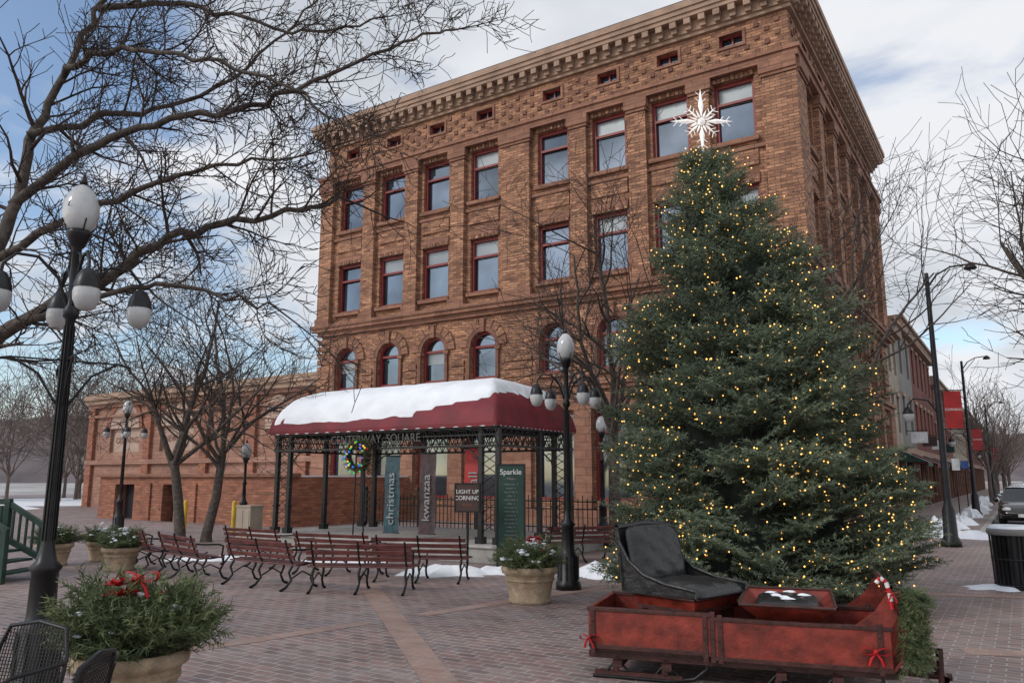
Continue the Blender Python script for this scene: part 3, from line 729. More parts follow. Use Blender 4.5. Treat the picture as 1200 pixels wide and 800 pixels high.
def tall_pole(name, loc, rz, banner=True):
    e = empty(name, loc, rz); mb = MB()
    mb.lathe([(0,0),(.24,0),(.24,.12),(.17,.25),(.15,.9),(.1,1.05),(.085,1.2),(.055,7.0),(.05,7.1),(0,7.12)], 16, 0)
    mb.tube([(0,0,6.7),(.25,0,7.05),(.6,0,7.25),(1.0,0,7.3)], .025, 6, 0); mb.tube([(0,0,6.5),(.3,0,6.85),(.6,0,7.2)], .015, 5, 0)
    mb.lathe([(.02,7.35),(.1,7.3),(.16,7.2),(.15,7.17),(0,7.15)], 12, 0, c=(1.1,0,0))
    mb.tube([(0,0,3.3),(-.25,0,3.7),(-.6,0,3.75),(-.75,0,3.6),(-.75,0,3.5)], .02, 6, 0)
    mb.lathe([(.02,3.55),(.1,3.48),(.14,3.38),(.14,3.35)], 12, 0, c=(-.75,0,0))
    if banner: mb.tube([(0,0,3.95),(.62,0,3.95)], .015, 5, 0); mb.tube([(0,0,2.95),(.62,0,2.95)], .012, 5, 0)
    mb.make('pole', ['iron'], parent=e)
    g = MB(); g.lathe([(.135,3.35),(.14,3.28),(.09,3.16),(.001,3.12)], 12, 0, c=(-.75,0,0)); g.make('globe', ['globe'], parent=e)
    if banner: b = MB(); b.box(.14, .56, -.006, .006, 2.97, 3.93); b.make('banner', ['redban'], parent=e); t = text('banner_text', 'CORNING', e, (.35,-.01,3.45), (R(90),0,0), .09, 'white')
tall_pole('tall_street_light', (11.1, 20.3, 0), R(-10))
p = G(Wd+3.4, 16); tall_pole('tall_street_light.001', (p.x, p.y, 0), R(-10))
p = G(Wd+3.4, 42); tall_pole('tall_street_light.002', (p.x, p.y, 0), R(-10))

# ------------------------------------------------------------------ pavilion
pv = empty('stage_pavilion', (-.3, 16.5, 0), ROT)
mb = MB(); mb.box(-7.3, .5, -.35, 3.9, 0, .3, 0); mb.box(-7.4, .6, -.4, 4.0, .3, .36, 1); mb.make('platform', ['concrete','kerb'], parent=pv, bevel=.02)
mb = MB(); EZ = 2.86; X0, X1, Y0, Y1 = -6.95, .1, -.2, 3.3
posts = [(x, y) for x in (-6.75,-6.3,-.42,.02) for y in (0, 3.1)] + [(-6.75,1.65),(.02,1.65)]
for x, y in posts:
    mb.box(x-.05, x+.05, y-.05, y+.05, .36, EZ-.02); mb.box(x-.09, x+.09, y-.09, y+.09, .36, .5)
    mb.box(x-.07, x+.07, y-.07, y+.07, 1.0, 1.04)
for y in (0, 3.1):
    for xa, xb in ((-6.7,-6.35),(-.37,-.03)):
        for k in range(9):
            z = .6+k*.2; mb.tube([(xa,y,z),(xb,y,z+.2)], .01, 4); mb.tube([(xb,y,z),(xa,y,z+.2)], .01, 4)
def lattice(a, b, z0, z1, st_=.22):
    a = Vector(a); b = Vector(b); L = (b-a).length; n = int(L/st_); d = (b-a)/n
    for z, h in ((z0,.05),(z1,.08)): mb.beam(a+Vector((0,0,z)), b+Vector((0,0,z)), .05, h)
    mb.beam(a+Vector((0,0,(z0+z1)/2+.03)), b+Vector((0,0,(z0+z1)/2+.03)), .02, .025)
    for i in range(n):
        p = a+d*i; q_ = a+d*(i+1)
        mb.tube([p+Vector((0,0,z0)), q_+Vector((0,0,z1))], .014, 4); mb.tube([q_+Vector((0,0,z0)), p+Vector((0,0,z1))], .014, 4)
        mb.tube([p+Vector((0,0,z0)), p+Vector((0,0,z1))], .012, 4)
lattice((X0+.1,-.05,0), (X1-.05,-.05,0), 2.38, EZ-.08); lattice((X1-.05,0,0), (X1-.05,3.2,0), 2.38, EZ-.08)
lattice((X0+.1,0,0), (X0+.1,3.2,0), 2.38, EZ-.08); lattice((X0+.1,3.2,0), (X1-.05,3.2,0), 2.38, EZ-.08)
for x, s_ in ((-6.3,1),(-.42,-1)):     # scroll brackets
    for y in (0, 3.1):
        mb.tube([(x,y,1.75),(x+s_*.08,y,2.1),(x+s_*.3,y,2.3),(x+s_*.62,y,2.37)], .02, 5)
        mb.tube([(x+s_*(.14+.09*math.cos(t)), y, 2.2+.09*math.sin(t)) for t in [k*.6 for k in range(11)]], .01, 4)
for k in range(14):
    x = X0+.4+k*.5; mb.tube([(x,-.1,EZ-.02),(x,3.2,EZ-.02)], .02, 4)
mb.beam((X0+.1,1.55,EZ-.1), (X1-.1,1.55,EZ-.1), .08, .1)
mb.make('iron_frame', ['iron'], parent=pv)
nx, ny = 110, 60
def rd(x, y): return min((x-X0)/1.35, (X1-x)/1.35, (y-Y0)/1.75, (Y1-y)/1.75, 1)
def rh(x, y):
    d = max(0, rd(x, y)); return EZ+1.02*math.sqrt(max(0, 1-(1-d)**2))
mb = MB(); vs = [(X0+(X1-X0)*i/nx, Y0+(Y1-Y0)*j/ny) for j in range(ny+1) for i in range(nx+1)]
gf = [(j*(nx+1)+i, j*(nx+1)+i+1, (j+1)*(nx+1)+i+1, (j+1)*(nx+1)+i) for j in range(ny) for i in range(nx)]
mb.add([(x, y, rh(x, y)) for x, y in vs], gf, 0, True)
for a, b in (((X0,Y0),(X1,Y0)),((X1,Y0),(X1,Y1)),((X0,Y0),(X0,Y1)),((X0,Y1),(X1,Y1))):
    n = 60
    for i in range(n):
        p = [a[0]+(b[0]-a[0])*i/n, a[1]+(b[1]-a[1])*i/n]; r_ = [a[0]+(b[0]-a[0])*(i+1)/n, a[1]+(b[1]-a[1])*(i+1)/n]
        z1 = EZ-.06-.03*abs(math.sin(i*math.pi/3)); z2 = EZ-.06-.03*abs(math.sin((i+1)*math.pi/3))
        mb.add([(*p, EZ), (*r_, EZ), (*r_, z2), (*p, z1)], [(0,1,2,3)], 0)
mb.make('red_canopy', ['redcanvas'], parent=pv)
mb = MB(); sv = []
for x, y in vs:
    d = rd(x, y); nn = .09*noise.noise(Vector((x*1.3, y*1.3, 4)))+.05*noise.noise(Vector((x*5, y*5, 1)))
    fr = (y-Y0)/1.75; rt = (X1-x)/1.35; lf = (x-X0)/1.35; bk = (Y1-y)/1.75
    edge = .03 if x < -2.6 else .03+.13*max(0, min(1, (x+2.6)/2.4))
    mk = min((fr-edge)*.9, (rt-.26)*.8, (lf-.14)*.8, bk-.1)+nn*(.22 if fr < .3 else .8)
    h = -.08 if mk < -.01 else min(.13, .03+mk*.8)+.02*noise.noise(Vector((x*2, y*2, 9)))
    sv.append((x, y, rh(x, y)+h))
mb.add(sv, gf, 0, True); mb.make('roof_snow', ['snow'], parent=pv)
text('pavilion_lettering', 'CENTERWAY  SQUARE', pv, (-3.4,-.1,2.59), (R(90),0,0), .27, 'dullmetal', .008)
def banner(name, x, y, z0, z1, w, m, s, size, tm='greytext'):
    e = empty(name, (-.3+x*CX-y*SX, 16.5+x*SX+y*CX, 0), ROT)
    b = MB(); n = 8
    vsb = []; 
    for k in range(n+1):
        z = z0+(z1-z0)*k/n; o = .015*math.sin(k*1.3+x)
        for sx in (-w/2, 0, w/2): vsb.append((sx, o+.01*math.sin(sx*9), z))
    b.add(vsb, [(k*3+i, k*3+i+1, (k+1)*3+i+1, (k+1)*3+i) for k in range(n) for i in range(2)], 0, True)
    b.tube([(-w/2-.05,0,z1),(w/2+.05,0,z1)], .014, 5, 1); b.tube([(-w/2-.03,0,z0),(w/2+.03,0,z0)], .012, 5, 1)
    for sx in (-w/2-.03, w/2+.03): b.tube([(sx,0,z1),(sx,0,2.42)], .006, 4, 1)
    b.make('cloth', [m,'iron'], parent=e)
    text('lettering', s, e, (.0,-.045,(z0+z1)/2-.1), (R(90),R(-90),0), size, tm)
banner('christmas_banner', -2.8, -.1, .5, 2.2, .42, 'teal', 'christmas', .30)
banner('kwanzaa_banner', -1.9, .05, .5, 2.25, .44, 'blackban', 'kwanzaa', .30)
banner('wall_banner', -.85, .35, 1.0, 2.36, .5, 'redban', 'wall', .34)

M['wreath_light_b'] = mat('blue_wreath_light', (.03,.15,.6), .25, emit=(.05,.2,1), es=.6); M['wreath_light_g'] = mat('green_wreath_light', (.03,.4,.15), .25, emit=(.05,1,.3), es=.4)  # emissive balls standing for the wreath's coloured lights
M['wreath_light_y'] = mat('yellow_wreath_light', (.6,.4,.05), .25, emit=(1,.6,.1), es=.6)
def wreath(name, loc, rz, r, balls=True, nspr=90, sc=.13):
    e = empty(name, loc, rz); I = []
    for k in range(nspr):
        a = random.uniform(0, 2*math.pi); p = Vector((r*math.cos(a), random.uniform(-.03,.03), r*math.sin(a)))
        d = Vector((-math.sin(a), 0, math.cos(a)))*.8 + rv()*.6; d.y -= .3
        I.append((tuple(p), tuple(d), sc*random.uniform(.8,1.2), random.random()))
    foliage('greens', I, 'green2', parent=e)
    b = MB(); b.tube([(r*math.cos(t), 0, r*math.sin(t)) for t in [k*2*math.pi/24 for k in range(25)]], sc*.35, 6, 0)
    if balls:
        for k in range(46):
            a = random.uniform(0, 2*math.pi); rr = r+random.uniform(-.1,.1); b.ball((rr*math.cos(a), -.11+random.uniform(-.02,.02), rr*math.sin(a)), .026, random.choice([1,2,3,4]), 6, 4)
    b.make('ring_and_lights', ['inner','bow','wreath_light_y','wreath_light_b','wreath_light_g'], parent=e)
    return e
x, y = -3.75, -.22
wreath('holiday_wreath', (-.3+x*CX-y*SX, 16.5+x*SX+y*CX, 2.22), ROT, .31, nspr=190, sc=.19)
mb = MB()
for sx in (-.16,.16): mb.tube([(sx,.06,0),(sx*.8,.06,1.9)], .018, 5); 
mb.tube([(-.14,.06,1.2),(.14,.06,1.2)], .015, 5); mb.tube([(-.13,.06,1.85),(.13,.06,1.85)], .015, 5)
mb.make('wreath_stand', ['iron'], loc=(-.3+x*CX-y*SX, 16.5+x*SX+y*CX, .36), rz=ROT)

# fence
def fence(name, x0, x1, y, z0=0.0, h=1.05, extra=None):
    mb = MB(); n = int((x1-x0)/.13)
    for i in range(n+1):
        x = x0+(x1-x0)*i/n; mb.box(x-.009, x+.009, y-.009, y+.009, z0, z0+h+(.07 if i % 2 else 0))
    for z in (z0+.12, z0+h-.1, z0+h-.28): mb.box(x0, x1, y-.014, y+.014, z, z+.03)
    for i in range(int((x1-x0)/2)+1):
        x = x0+i*2; mb.box(x-.035, x+.035, y-.035, y+.035, z0, z0+h+.15); mb.ball((x,y,z0+h+.2), .055, 0, 8, 6)
    mb.make(name, ['iron'], loc=(-.3,16.5,0), rz=ROT)
fence('iron_fence', -7.2, .4, 3.75, .36, .85); fence('iron_fence.001', .8, 4.8, 4.2)

# signs
def sign(name, loc, rz, w, z0, z1, m, lines, post=True, edge='iron'):
    e = empty(name, loc, rz); b = MB(); b.box(-w/2, w/2, -.02, .02, z0, z1, 0)
    for x0, x1, a, c in ((-w/2-.03,-w/2,z0-.03,z1+.03),(w/2,w/2+.03,z0-.03,z1+.03),(-w/2,w/2,z0-.03,z0),(-w/2,w/2,z1,z1+.03)): b.box(x0, x1, -.028, .028, a, c, 1)
    if post == 'two':
        for x in (-w/2-.015, w/2+.015): b.box(x-.015, x+.015, -.014, .014, 0, z0-.03, 1); b.box(x-.02, x+.02, -.25, .25, .0, .03, 1)
    else: b.tube([(0,.03,0),(0,.03,z1)], .025, 8, 1); b.lathe([(.2,0),(.2,.03),(.03,.05)], 14, 1)
    b.make('board', [m, edge], parent=e)
    for i, (s, z, sz, tm) in enumerate(lines): text('line_%d' % i, s, e, (0,-.024,z), (R(90),0,0), sz, tm)
M['txtred'] = mat('orange_text', (.6,.12,.04), .5)
sign('light_up_corning_sign', (-.86, 15.4, 0), ROT*.4, .46, 1.08, 1.58, 'signbrown', [('LIGHT UP',1.44,.105,'white'),('CORNING',1.32,.11,'white'),('~ ~ ~',1.2,.08,'txtred')])
ln = [('Sparkle',1.82,.15,'white'),('- Menu -',1.69,.07,'greytext')]+[(random.choice(['hot cocoa  4','mulled cider  3','chestnuts  5','cookies  2','soup of day  6','coffee  3','pretzel  4']),1.58-i*.075,.048,'greytext') for i in range(15)]
sign('green_menu_board', (-.02, 15.75, 0), R(-14), .52, .36, 1.95, 'board', ln, post='two')
mb = MB(); mb.box(-.15,.15,-.01,.01,2.0,2.45,0); mb.tube([(0,.02,0),(0,.02,2.5)], .02, 6, 1); mb.make('parking_sign', ['white','iron'], loc=G(Wd+3.2, 9), rz=0)
p = G(Wd+2.8, 22); mb = MB(); mb.box(-.2,.2,-.01,.01,2.2,2.6,0); mb.tube([(0,.02,0),(0,.02,2.6)], .025, 6, 1); M['blue'] = mat('blue_sign',(.02,.08,.3),.5); mb.make('blue_sign', ['blue','iron'], loc=p)

# ------------------------------------------------------------------ benches
def bench(name, loc, rz):
    e = empty(name, loc, rz); b = MB(); L = .82
    for k in range(5): y = .0+k*.09; b.box(-L, L, y, y+.065, .39-.012*abs(k-2), .412-.012*abs(k-2), 0)
    for k in range(3):
        z = .50+k*.095; y = -.045-k*.035; b.beam((-L,y,z), (L,y,z), .022, .065, 0, up=(0,-.3,1))
    b.make('slats', ['slat'], parent=e, bevel=.006)
    f = MB()
    for x in (-L+.1, 0, L-.1):
        f.tube([(x,-.15,.76),(x,-.10,.62),(x,-.03,.46),(x,.02,.385),(x,.22,.365),(x,.43,.385),(x,.46,.41)], .016, 6)
        f.tube([(x,.43,.385),(x,.45,.27),(x,.39,.15),(x,.45,.04),(x,.53,.012)], [.022,.02,.018,.02,.024], 6)
        f.tube([(x,.02,.385),(x,-.05,.27),(x,.0,.15),(x,-.1,.05),(x,-.2,.012)], [.022,.02,.018,.02,.024], 6)
        f.tube([(x,.40,.18),(x,.22,.27),(x,.02,.18)], .012, 5)
        if x: f.tube([(x,-.1,.62),(x,.1,.60),(x,.35,.59),(x,.43,.56),(x,.42,.46),(x,.41,.385)], .017, 6)
    f.make('iron_frame', ['iron'], parent=e)
for i, (x, y, dr) in enumerate([(-2.3,12.2,14),(-4.0,12.9,-14),(-5.75,14.0,-26),(-7.1,15.3,-30),(-1.55,13.5,10),(-3.2,14.4,-4),(-5.1,15.9,-12),(1.45,16.6,40)]):
    bench('park_bench' if i == 0 else 'park_bench.%03d' % i, (x, y, 0), ROT*.62+R(dr))

# ------------------------------------------------------------------ planters
def bow(b, c, s, m=0):
    c = Vector(c)
    for sg in (-1, 1):      # two flattened ribbon loops and two tails
        n = 12
        A = []; B = []
        for k in range(n+1):
            t = 2*math.pi*k/n; x = sg*s*(1-math.cos(t))*.5; z = s*.36*math.sin(t)*(.4+.6*abs(x)/s)
            A.append(c+Vector((x, -.09*s-s*.16, z+.1*s*abs(x)/s))); B.append(c+Vector((x, s*.22, z+.1*s*abs(x)/s)))
        b.add(A+B, [(k, k+1, n+2+k, n+1+k) for k in range(n)], m, True)
        b.tube([c, c+Vector((sg*s*.35,-.01,-s*.5)), c+Vector((sg*s*.5,0,-s*1.0))], [s*.12,s*.12,s*.14], 4, m)
    b.ball(c, s*.2, m, 8, 6)
def flower(b, c, s, m=0):   # poinsettia-like bloom
    c = Vector(c)
    for ring, (nn, L, el) in enumerate(((7, 1, .25), (6, .65, .7))):
        for k in range(nn):
            a = 2*math.pi*k/nn+ring*.4; d = Vector((math.cos(a), math.sin(a), el)); sd = Vector((-d.y, d.x, 0))*.26*s
            b.add([c, c+d*s*.5*L+sd, c+d*s*L, c+d*s*.5*L-sd], [(0,1,2,3)], m)
def planter(name, loc, sc=1.0, n=120, r=.40, seed=0, rich=True, spread=1.0, snowy=8, lo=.05, droop=0, fl=.085):
    random.seed(seed); e = empty(name, loc); b = MB(); h = .5*sc; r *= sc
    b.lathe([(0,0),(r*.74,0),(r*.76,h*.08),(r*.72,h*.12),(r*.80,h*.45),(r*.88,h*.74),(r*.9,h*.78),(r*1.0,h*.82),(r*1.02,h*.9),(r*1.0,h),(r*.88,h),(r*.85,h*.9),(0,h*.9)], 36, 0)
    b.lathe([(r*.86,h*.6),(r*.885,h*.62),(r*.885,h*.66),(r*.87,h*.68)], 36, 0)
    b.make('pot', ['pot'], parent=e)
    I = []
    for k in range(n):
        a = random.uniform(0, 2*math.pi); el = lo+random.random()**1.2*(1.35-lo)
        d = Vector((math.cos(a)*math.cos(el), math.sin(a)*math.cos(el), math.sin(el)*.85+.12))
        p = Vector((math.cos(a)*r*.55*random.random(), math.sin(a)*r*.55*random.random(), h*.98))+d*r*.25*random.random()
        I.append((tuple(p), tuple(d), random.uniform(.30,.56)*sc*spread, random.random()))
    foliage('evergreens', I, 'green2', parent=e, tpls=TPLD)
    o = MB()
    if rich:
        for k in range(4):
            a = random.uniform(3.6, 5.8); rr = r*random.uniform(.2,.6); flower(o, (math.cos(a)*rr, math.sin(a)*rr, h+random.uniform(.36,.52)*sc*spread), fl*sc, 0)
        bow(o, (.1*sc, -.15*sc, h+.52*sc*spread), fl*1.1*sc, 0)
        for k in range(10):
            a = random.uniform(0, 6.28); o.ball((math.cos(a)*r*.7, math.sin(a)*r*.7, h+random.uniform(.15,.4)*sc*spread), .020*sc, 0, 7, 5)
    for k in range(snowy):
        a = random.uniform(0, 6.28); rr = r*random.uniform(.1,1.0); q_ = (math.cos(a)*rr, math.sin(a)*rr, h+random.uniform(.16,.46)*sc*spread*(1.2-.6*rr/r))
        for j in range(4): o.ball((q_[0]+random.gauss(0,.035), q_[1]+random.gauss(0,.035), q_[2]+random.gauss(0,.012)), random.uniform(.015,.042)*sc, 1, 7, 5, (1.2,1,.45))
    o.make('decorations', ['bow','snow'], parent=e)
planter('holiday_planter', (-2.72, 5.85, 0), 1.0, 180, seed=1, snowy=12, spread=.98, lo=.15, fl=.12)
planter('holiday_planter.001', (.25, 11.35, 0), .98, 130, seed=2, snowy=40, spread=.78, lo=.05)
planter('holiday_planter.002', (-7.35, 15.15, 0), .85, 90, seed=3, rich=False, snowy=34, spread=.85)
planter('holiday_planter.003', (-9.1, 16.0, 0), .85, 90, seed=4, rich=False, snowy=34, spread=.85)
planter('holiday_planter.004', (-8.6, 16.9, 0), .8, 80, seed=5, rich=False, snowy=34, spread=.85)

# ------------------------------------------------------------------ sleigh
random.seed(9)
sl = empty('horse_drawn_sleigh', (.68, 7.12, -.012), math.atan2(-.8, 2.26))
b = MB(); SW = 1.0
for y in (0, SW):
    s_ = -1 if y == 0 else 1
    b.box(0, 1.02, y-.018, y+.018, .27, .58, 0); b.box(1.06, 2.38, y-.018, y+.018, .24, .55, 0)
    for x0, x1, z in ((-.02,1.04,.58),(1.05,2.4,.55)): b.box(x0, x1, y-.03, y+.03, z, z+.03, 1)
    for x0, x1, z in ((0,1.02,.27),(1.06,2.38,.24)): b.box(x0, x1, y+s_*.02-.006, y+s_*.02+.006, z, z+.035, 1)
    for x in (.03,.98,1.1,2.3): 
        b.box(x-.02, x+.02, y+s_*.02-.012, y+s_*.02+.012, .22, .6, 1)
        for z in (.33,.5): b.ball((x, y+s_*.034, z), .008, 1, 6, 4)
    b.box(1.02, 1.06, y-.024, y+.024, .22, .62, 1)
b.box(0, 2.38, .02, SW-.02, .24, .27, 1); b.box(-.02, .012, .02, SW-.02, .27, .6, 0)
b.box(-.03, 2.42, .06, .14, .18, .238, 1); b.box(-.03, 2.42, SW-.14, SW-.06, .18, .238, 1)
# curved dash
dash = [(2.36,.24),(2.44,.34),(2.47,.5),(2.45,.66),(2.40,.80),(2.38,.86)]
for k in range(len(dash)-1):
    (xa, za), (xb, zb) = dash[k], dash[k+1]
    b.add([(xa,.0,za),(xb,.0,zb),(xb,SW,zb),(xa,SW,za),(xa+.03,.0,za),(xb+.03,.0,zb),(xb+.03,SW,zb),(xa+.03,SW,za)], [(0,1,2,3),(4,7,6,5),(0,4,5,1),(3,2,6,7)], 0)
b.tube([(dash[-1][0]+.015,0,.87),(dash[-1][0]+.015,SW,.87)], .025, 8, 1)
for y in (-.02, SW+.02):     # side cheek of the dash
    b.add([(2.1,y,.56),(2.38,y,.56),(2.44,y,.66),(2.38,y,.84),(2.28,y,.70)], [(0,1,2,3,4)], 0)
b.make('body', ['sleighred','sleighdark'], parent=sl, bevel=.006)
# seats
def flared(mb, x0, x1, y0, y1, z0, z1, fl, m, t=.02):
    for (a0, a1) in (((x0,y0),(x1,y0)),((x0,y1),(x1,y1)),((x0,y0),(x0,y1)),((x1,y0),(x1,y1))):
        cx, cy = (x0+x1)/2, (y0+y1)/2
        def o(p): return (p[0]+(fl if p[0] > cx else -fl), p[1]+(fl if p[1] > cy else -fl))
        A, B = o(a0), o(a1)
        mb.add([(*a0,z0),(*a1,z0),(*B,z1),(*A,z1)], [(0,1,2,3)], m)
        mb.tube([(*A,z1),(*B,z1)], .014, 6, m+1)
b = MB()
b.box(1.40,1.86,.12,SW-.12,.58,.60,1); flared(b, 1.42,1.84,.1,SW-.1,.56,.70,.16,0)
b.box(1.36,1.90,.14,SW-.14,.60,.63,1)
for x in (1.40,1.87):
    for y in (.15, SW-.15): b.box(x-.02,x+.02,y-.02,y+.02,.27,.6,1)
b.make('front_seat_box', ['sleighred','sleighdark'], parent=sl)
def cushion(name, x0, x1, y0, y1, z0, z1, tilt=0, par=None):
    c = MB(); n = 16; vs = []
    for s_ in (0, 1):
        for j in range(n+1):
            for i in range(n+1):
                u = i/n; v = j/n; bl = (1-(2*u-1)**6)*(1-(2*v-1)**6)
                dz = .010*math.cos(u*math.pi*6)*math.cos(v*math.pi*6)*bl
                z = z0+.03*(1-bl) if s_ == 0 else z0+.03+(z1-z0-.03)*(.3+.7*bl)+dz
                rc = 1-.09*((2*u-1)**6*(2*v-1)**6)
                vs.append(((u-.5)*(x1-x0)*rc, (v-.5)*(y1-y0)*rc, z-z0))
    N1 = (n+1)**2; fs = []
    for s_ in (0,1):
        for j in range(n):
            for i in range(n): a = s_*N1+j*(n+1)+i; fs.append((a,a+1,a+n+2,a+n+1))
    for i in range(n):
        for a, c_ in ((i,i+1),(n*(n+1)+i,n*(n+1)+i+1),(i*(n+1),(i+1)*(n+1)),(i*(n+1)+n,(i+1)*(n+1)+n)): fs.append((a,c_,c_+N1,a+N1))
    c.add(vs, fs, 0, True); o = c.make(name, ['leather'], parent=par or sl, loc=((x0+x1)/2,(y0+y1)/2,z0)); o.rotation_euler = (0, tilt, 0); return o
cushion('front_cushion', 1.38, 1.88, .16, SW-.16, .63, .71)
# the tall black seat is set at an angle on the bed, its back to the left
rsn = empty('rear_seat', (.78, .48, 0), R(-27)); rsn.parent = sl
b = MB(); b.box(-.30,.30,-.34,.34,.58,.61,1); flared(b, -.26,.28,-.32,.32,.59,.70,.05,0)
for x in (-.26,.26):
    for y in (-.28,.28): b.box(x-.02,x+.02,y-.02,y+.02,.27,.585,1)
b.make('seat_box', ['sleighred','sleighdark'], parent=rsn)
cushion('seat_cushion', -.30, .38, -.37, .37, .69, .83, par=rsn)
o = cushion('backrest', 0, .56, -.39, .39, 0, .12, par=rsn); o.location = (-.36, 0, 1.0); o.rotation_euler = (0, R(77), 0)
b = MB(); b.add([(-.42,-.40,.72),(-.42,.40,.72),(-.50,.40,1.27),(-.50,-.40,1.27),(-.37,-.40,.72),(-.37,.40,.72),(-.45,.40,1.27),(-.45,-.40,1.27)], [(0,1,2,3),(4,7,6,5),(0,3,7,4),(1,5,6,2),(3,2,6,7)], 0)
b.tube([(-.47,-.40,1.26),(-.475,0,1.29),(-.47,.40,1.26)], .03, 8, 0)
for y in (-.40, .40):
    pr = [(-.42,.70),(.36,.72),(.37,.78),(.05,.81),(-.18,.87),(-.34,.98),(-.44,1.14)]
    b.add([(px, y, pz) for px, pz in pr], [(0,1,2,3,4,5,6)], 0); b.tube([(px, y, pz) for px, pz in pr[1:]], .018, 6, 0)
b.make('seat_shell', ['leather'], parent=rsn)
b = MB()
for i in range(6): snow_patch(b, 1.5+random.uniform(0,.3), .28+i*.09, .05, .03, .012, i+.5, n=14, z0=.715)
b.make('snow_dusting', ['snow'], parent=sl)
# runners
b = MB()
for y in (.08, SW-.08):
    for x0 in (.12, 1.45):
        b.tube([(x0-.12,y,.03),(x0+.2,y,.03),(x0+.55,y,.03),(x0+.75,y,.06),(x0+.86,y,.15),(x0+.84,y,.24)], .018, 6, 1)
        b.box(x0-.1,x0+.65,y-.02,y+.02,.045,.08,0)
        for x in (x0+.08, x0+.5): b.beam((x,y,.07),(x+.02,y,.2),.04,.05,0,up=(1,0,0)); b.tube([(x-.08,y,.07),(x+.02,y,.18),(x+.12,y,.07)], .012, 5, 1)
for x in (.22,.64,1.55,1.97): b.box(x-.03,x+.05,.0,SW,.125,.178,0)
b.tube([(2.3,SW/2,.16),(2.85,SW/2,.14)], .03, 6, 0); b.tube([(2.75,.1,.2),(2.75,.9,.2)], .028, 6, 0)
b.tube([(2.72,.12,.03),(2.72,.12,.42)], [.02,.03], 6, 0)
b.make('runners', ['sleighdark','iron'], parent=sl)
I = []
for k in range(190):
    t = random.random(); z = .86-.52*t; I.append(((2.46+random.uniform(0,.09), .02+random.uniform(-.08,.2), z), (random.uniform(-.1,1.0), random.uniform(-.9,.3), random.uniform(-1.1,.2)), random.uniform(.13,.23), random.random()))
foliage('front_garland', I, 'green2', parent=sl, tpls=TPLD)
b = MB(); bow(b, (.0,-.05,.36), .08, 0); bow(b, (2.26,-.07,.40), .10, 0); bow(b, (2.40,-.12,.84), .06, 0)
pts = [(2.40,-.05,.72),(2.39,-.05,.84),(2.37,-.05,.92),(2.33,-.05,.95),(2.30,-.05,.91)]
for k in range(len(pts)-1): b.tube([pts[k], tuple((Vector(pts[k])+Vector(pts[k+1]))/2)], .018, 6, 0); b.tube([tuple((Vector(pts[k])+Vector(pts[k+1]))/2), pts[k+1]], .018, 6, 1)
b.make('bows', ['bow','white'], parent=sl)

# ------------------------------------------------------------------ bistro chairs, table
def chair(name, loc, rz):
    e = empty(name, loc, rz); b = MB(); w = .25
    b.tube([(-w,-.24,0),(-w,-.22,.45),(-w,-.27,.7),(-w*.8,-.3,.84),(0,-.31,.87),(w*.8,-.3,.84),(w,-.27,.7),(w,-.22,.45),(w,-.24,0)], .013, 7)
    for sx in (-1,1): b.tube([(sx*w,.24,0),(sx*w,.22,.43),(sx*w,.2,.62),(sx*w,.1,.66),(sx*w,-.26,.66)], .012, 6)
    b.tube([(-w,-.22,.44),(w,-.22,.44),(w,.24,.43),(-w,.24,.43),(-w,-.22,.44)], .012, 6)
    for k in range(22):
        x = -w+2*w*(k+.5)/22; b.box(x-.0035,x+.0035,-.22,.24,.435,.442)
        top = .86-.1*abs(x/w)**3; b.beam((x,-.225,.5),(x,-.30,top),.005,.005)
    for k in range(18):
        y = -.22+.46*k/18; b.box(-w,w,y-.0035,y+.0035,.4425,.447)
        z = .5+k*.019; b.beam((-w,-.225-.07*(z-.5)/.35,z),(w,-.225-.07*(z-.5)/.35,z),.004,.004)
    b.tube([(-w,-.225,.5),(w,-.225,.5)], .01, 5)
    b.make('frame', ['iron'], parent=e)
chair('bistro_chair', (-2.86, 4.52, 0), R(165)); chair('bistro_chair.001', (-2.30, 3.95, 0), R(96))
e = empty('bistro_table', (-2.95, 4.0, 0)); b = MB()
b.lathe([(0,.715),(.36,.715),(.38,.725),(.38,.735),(.36,.742),(0,.742)], 36, 0); b.tube([(0,0,.05),(0,0,.715)], .03, 8)
for k in range(4): a = k*math.pi/2+.4; b.tube([(0,0,.12),(.15*math.cos(a),.15*math.sin(a),.1),(.28*math.cos(a),.28*math.sin(a),.01)], .015, 5)
b.make('table', ['iron'], parent=e)

# ------------------------------------------------------------------ litter bin
e = empty('litter_bin', (7.95, 12.75, 0)); b = MB(); r = .33
for k in range(30):
    a = 2*math.pi*k/30; b.beam((r*.92*math.cos(a), r*.92*math.sin(a), .06), (r*math.cos(a), r*math.sin(a), .82), .035, .008, 0, up=(math.cos(a), math.sin(a), 0))
for z in (.06,.45,.82): b.tube([(r*(.93+.07*z)*math.cos(t), r*(.93+.07*z)*math.sin(t), z) for t in [k*2*math.pi/24 for k in range(25)]], .014, 5)
b.lathe([(r*.82,.02),(r*.84,.8)], 24, 0); b.lathe([(.0,0),(r*.9,0),(r*.9,.05),(0,.05)], 24, 0)
b.lathe([(r*1.06,.82),(r*1.1,.86),(r*1.06,.91),(r*.6,.93),(r*.55,.9)], 28, 1); b.lathe([(r*1.0,.915),(r*.9,.965),(r*.62,.945)], 28, 2)
b.make('bin', ['iron','grey','snow'], parent=e)

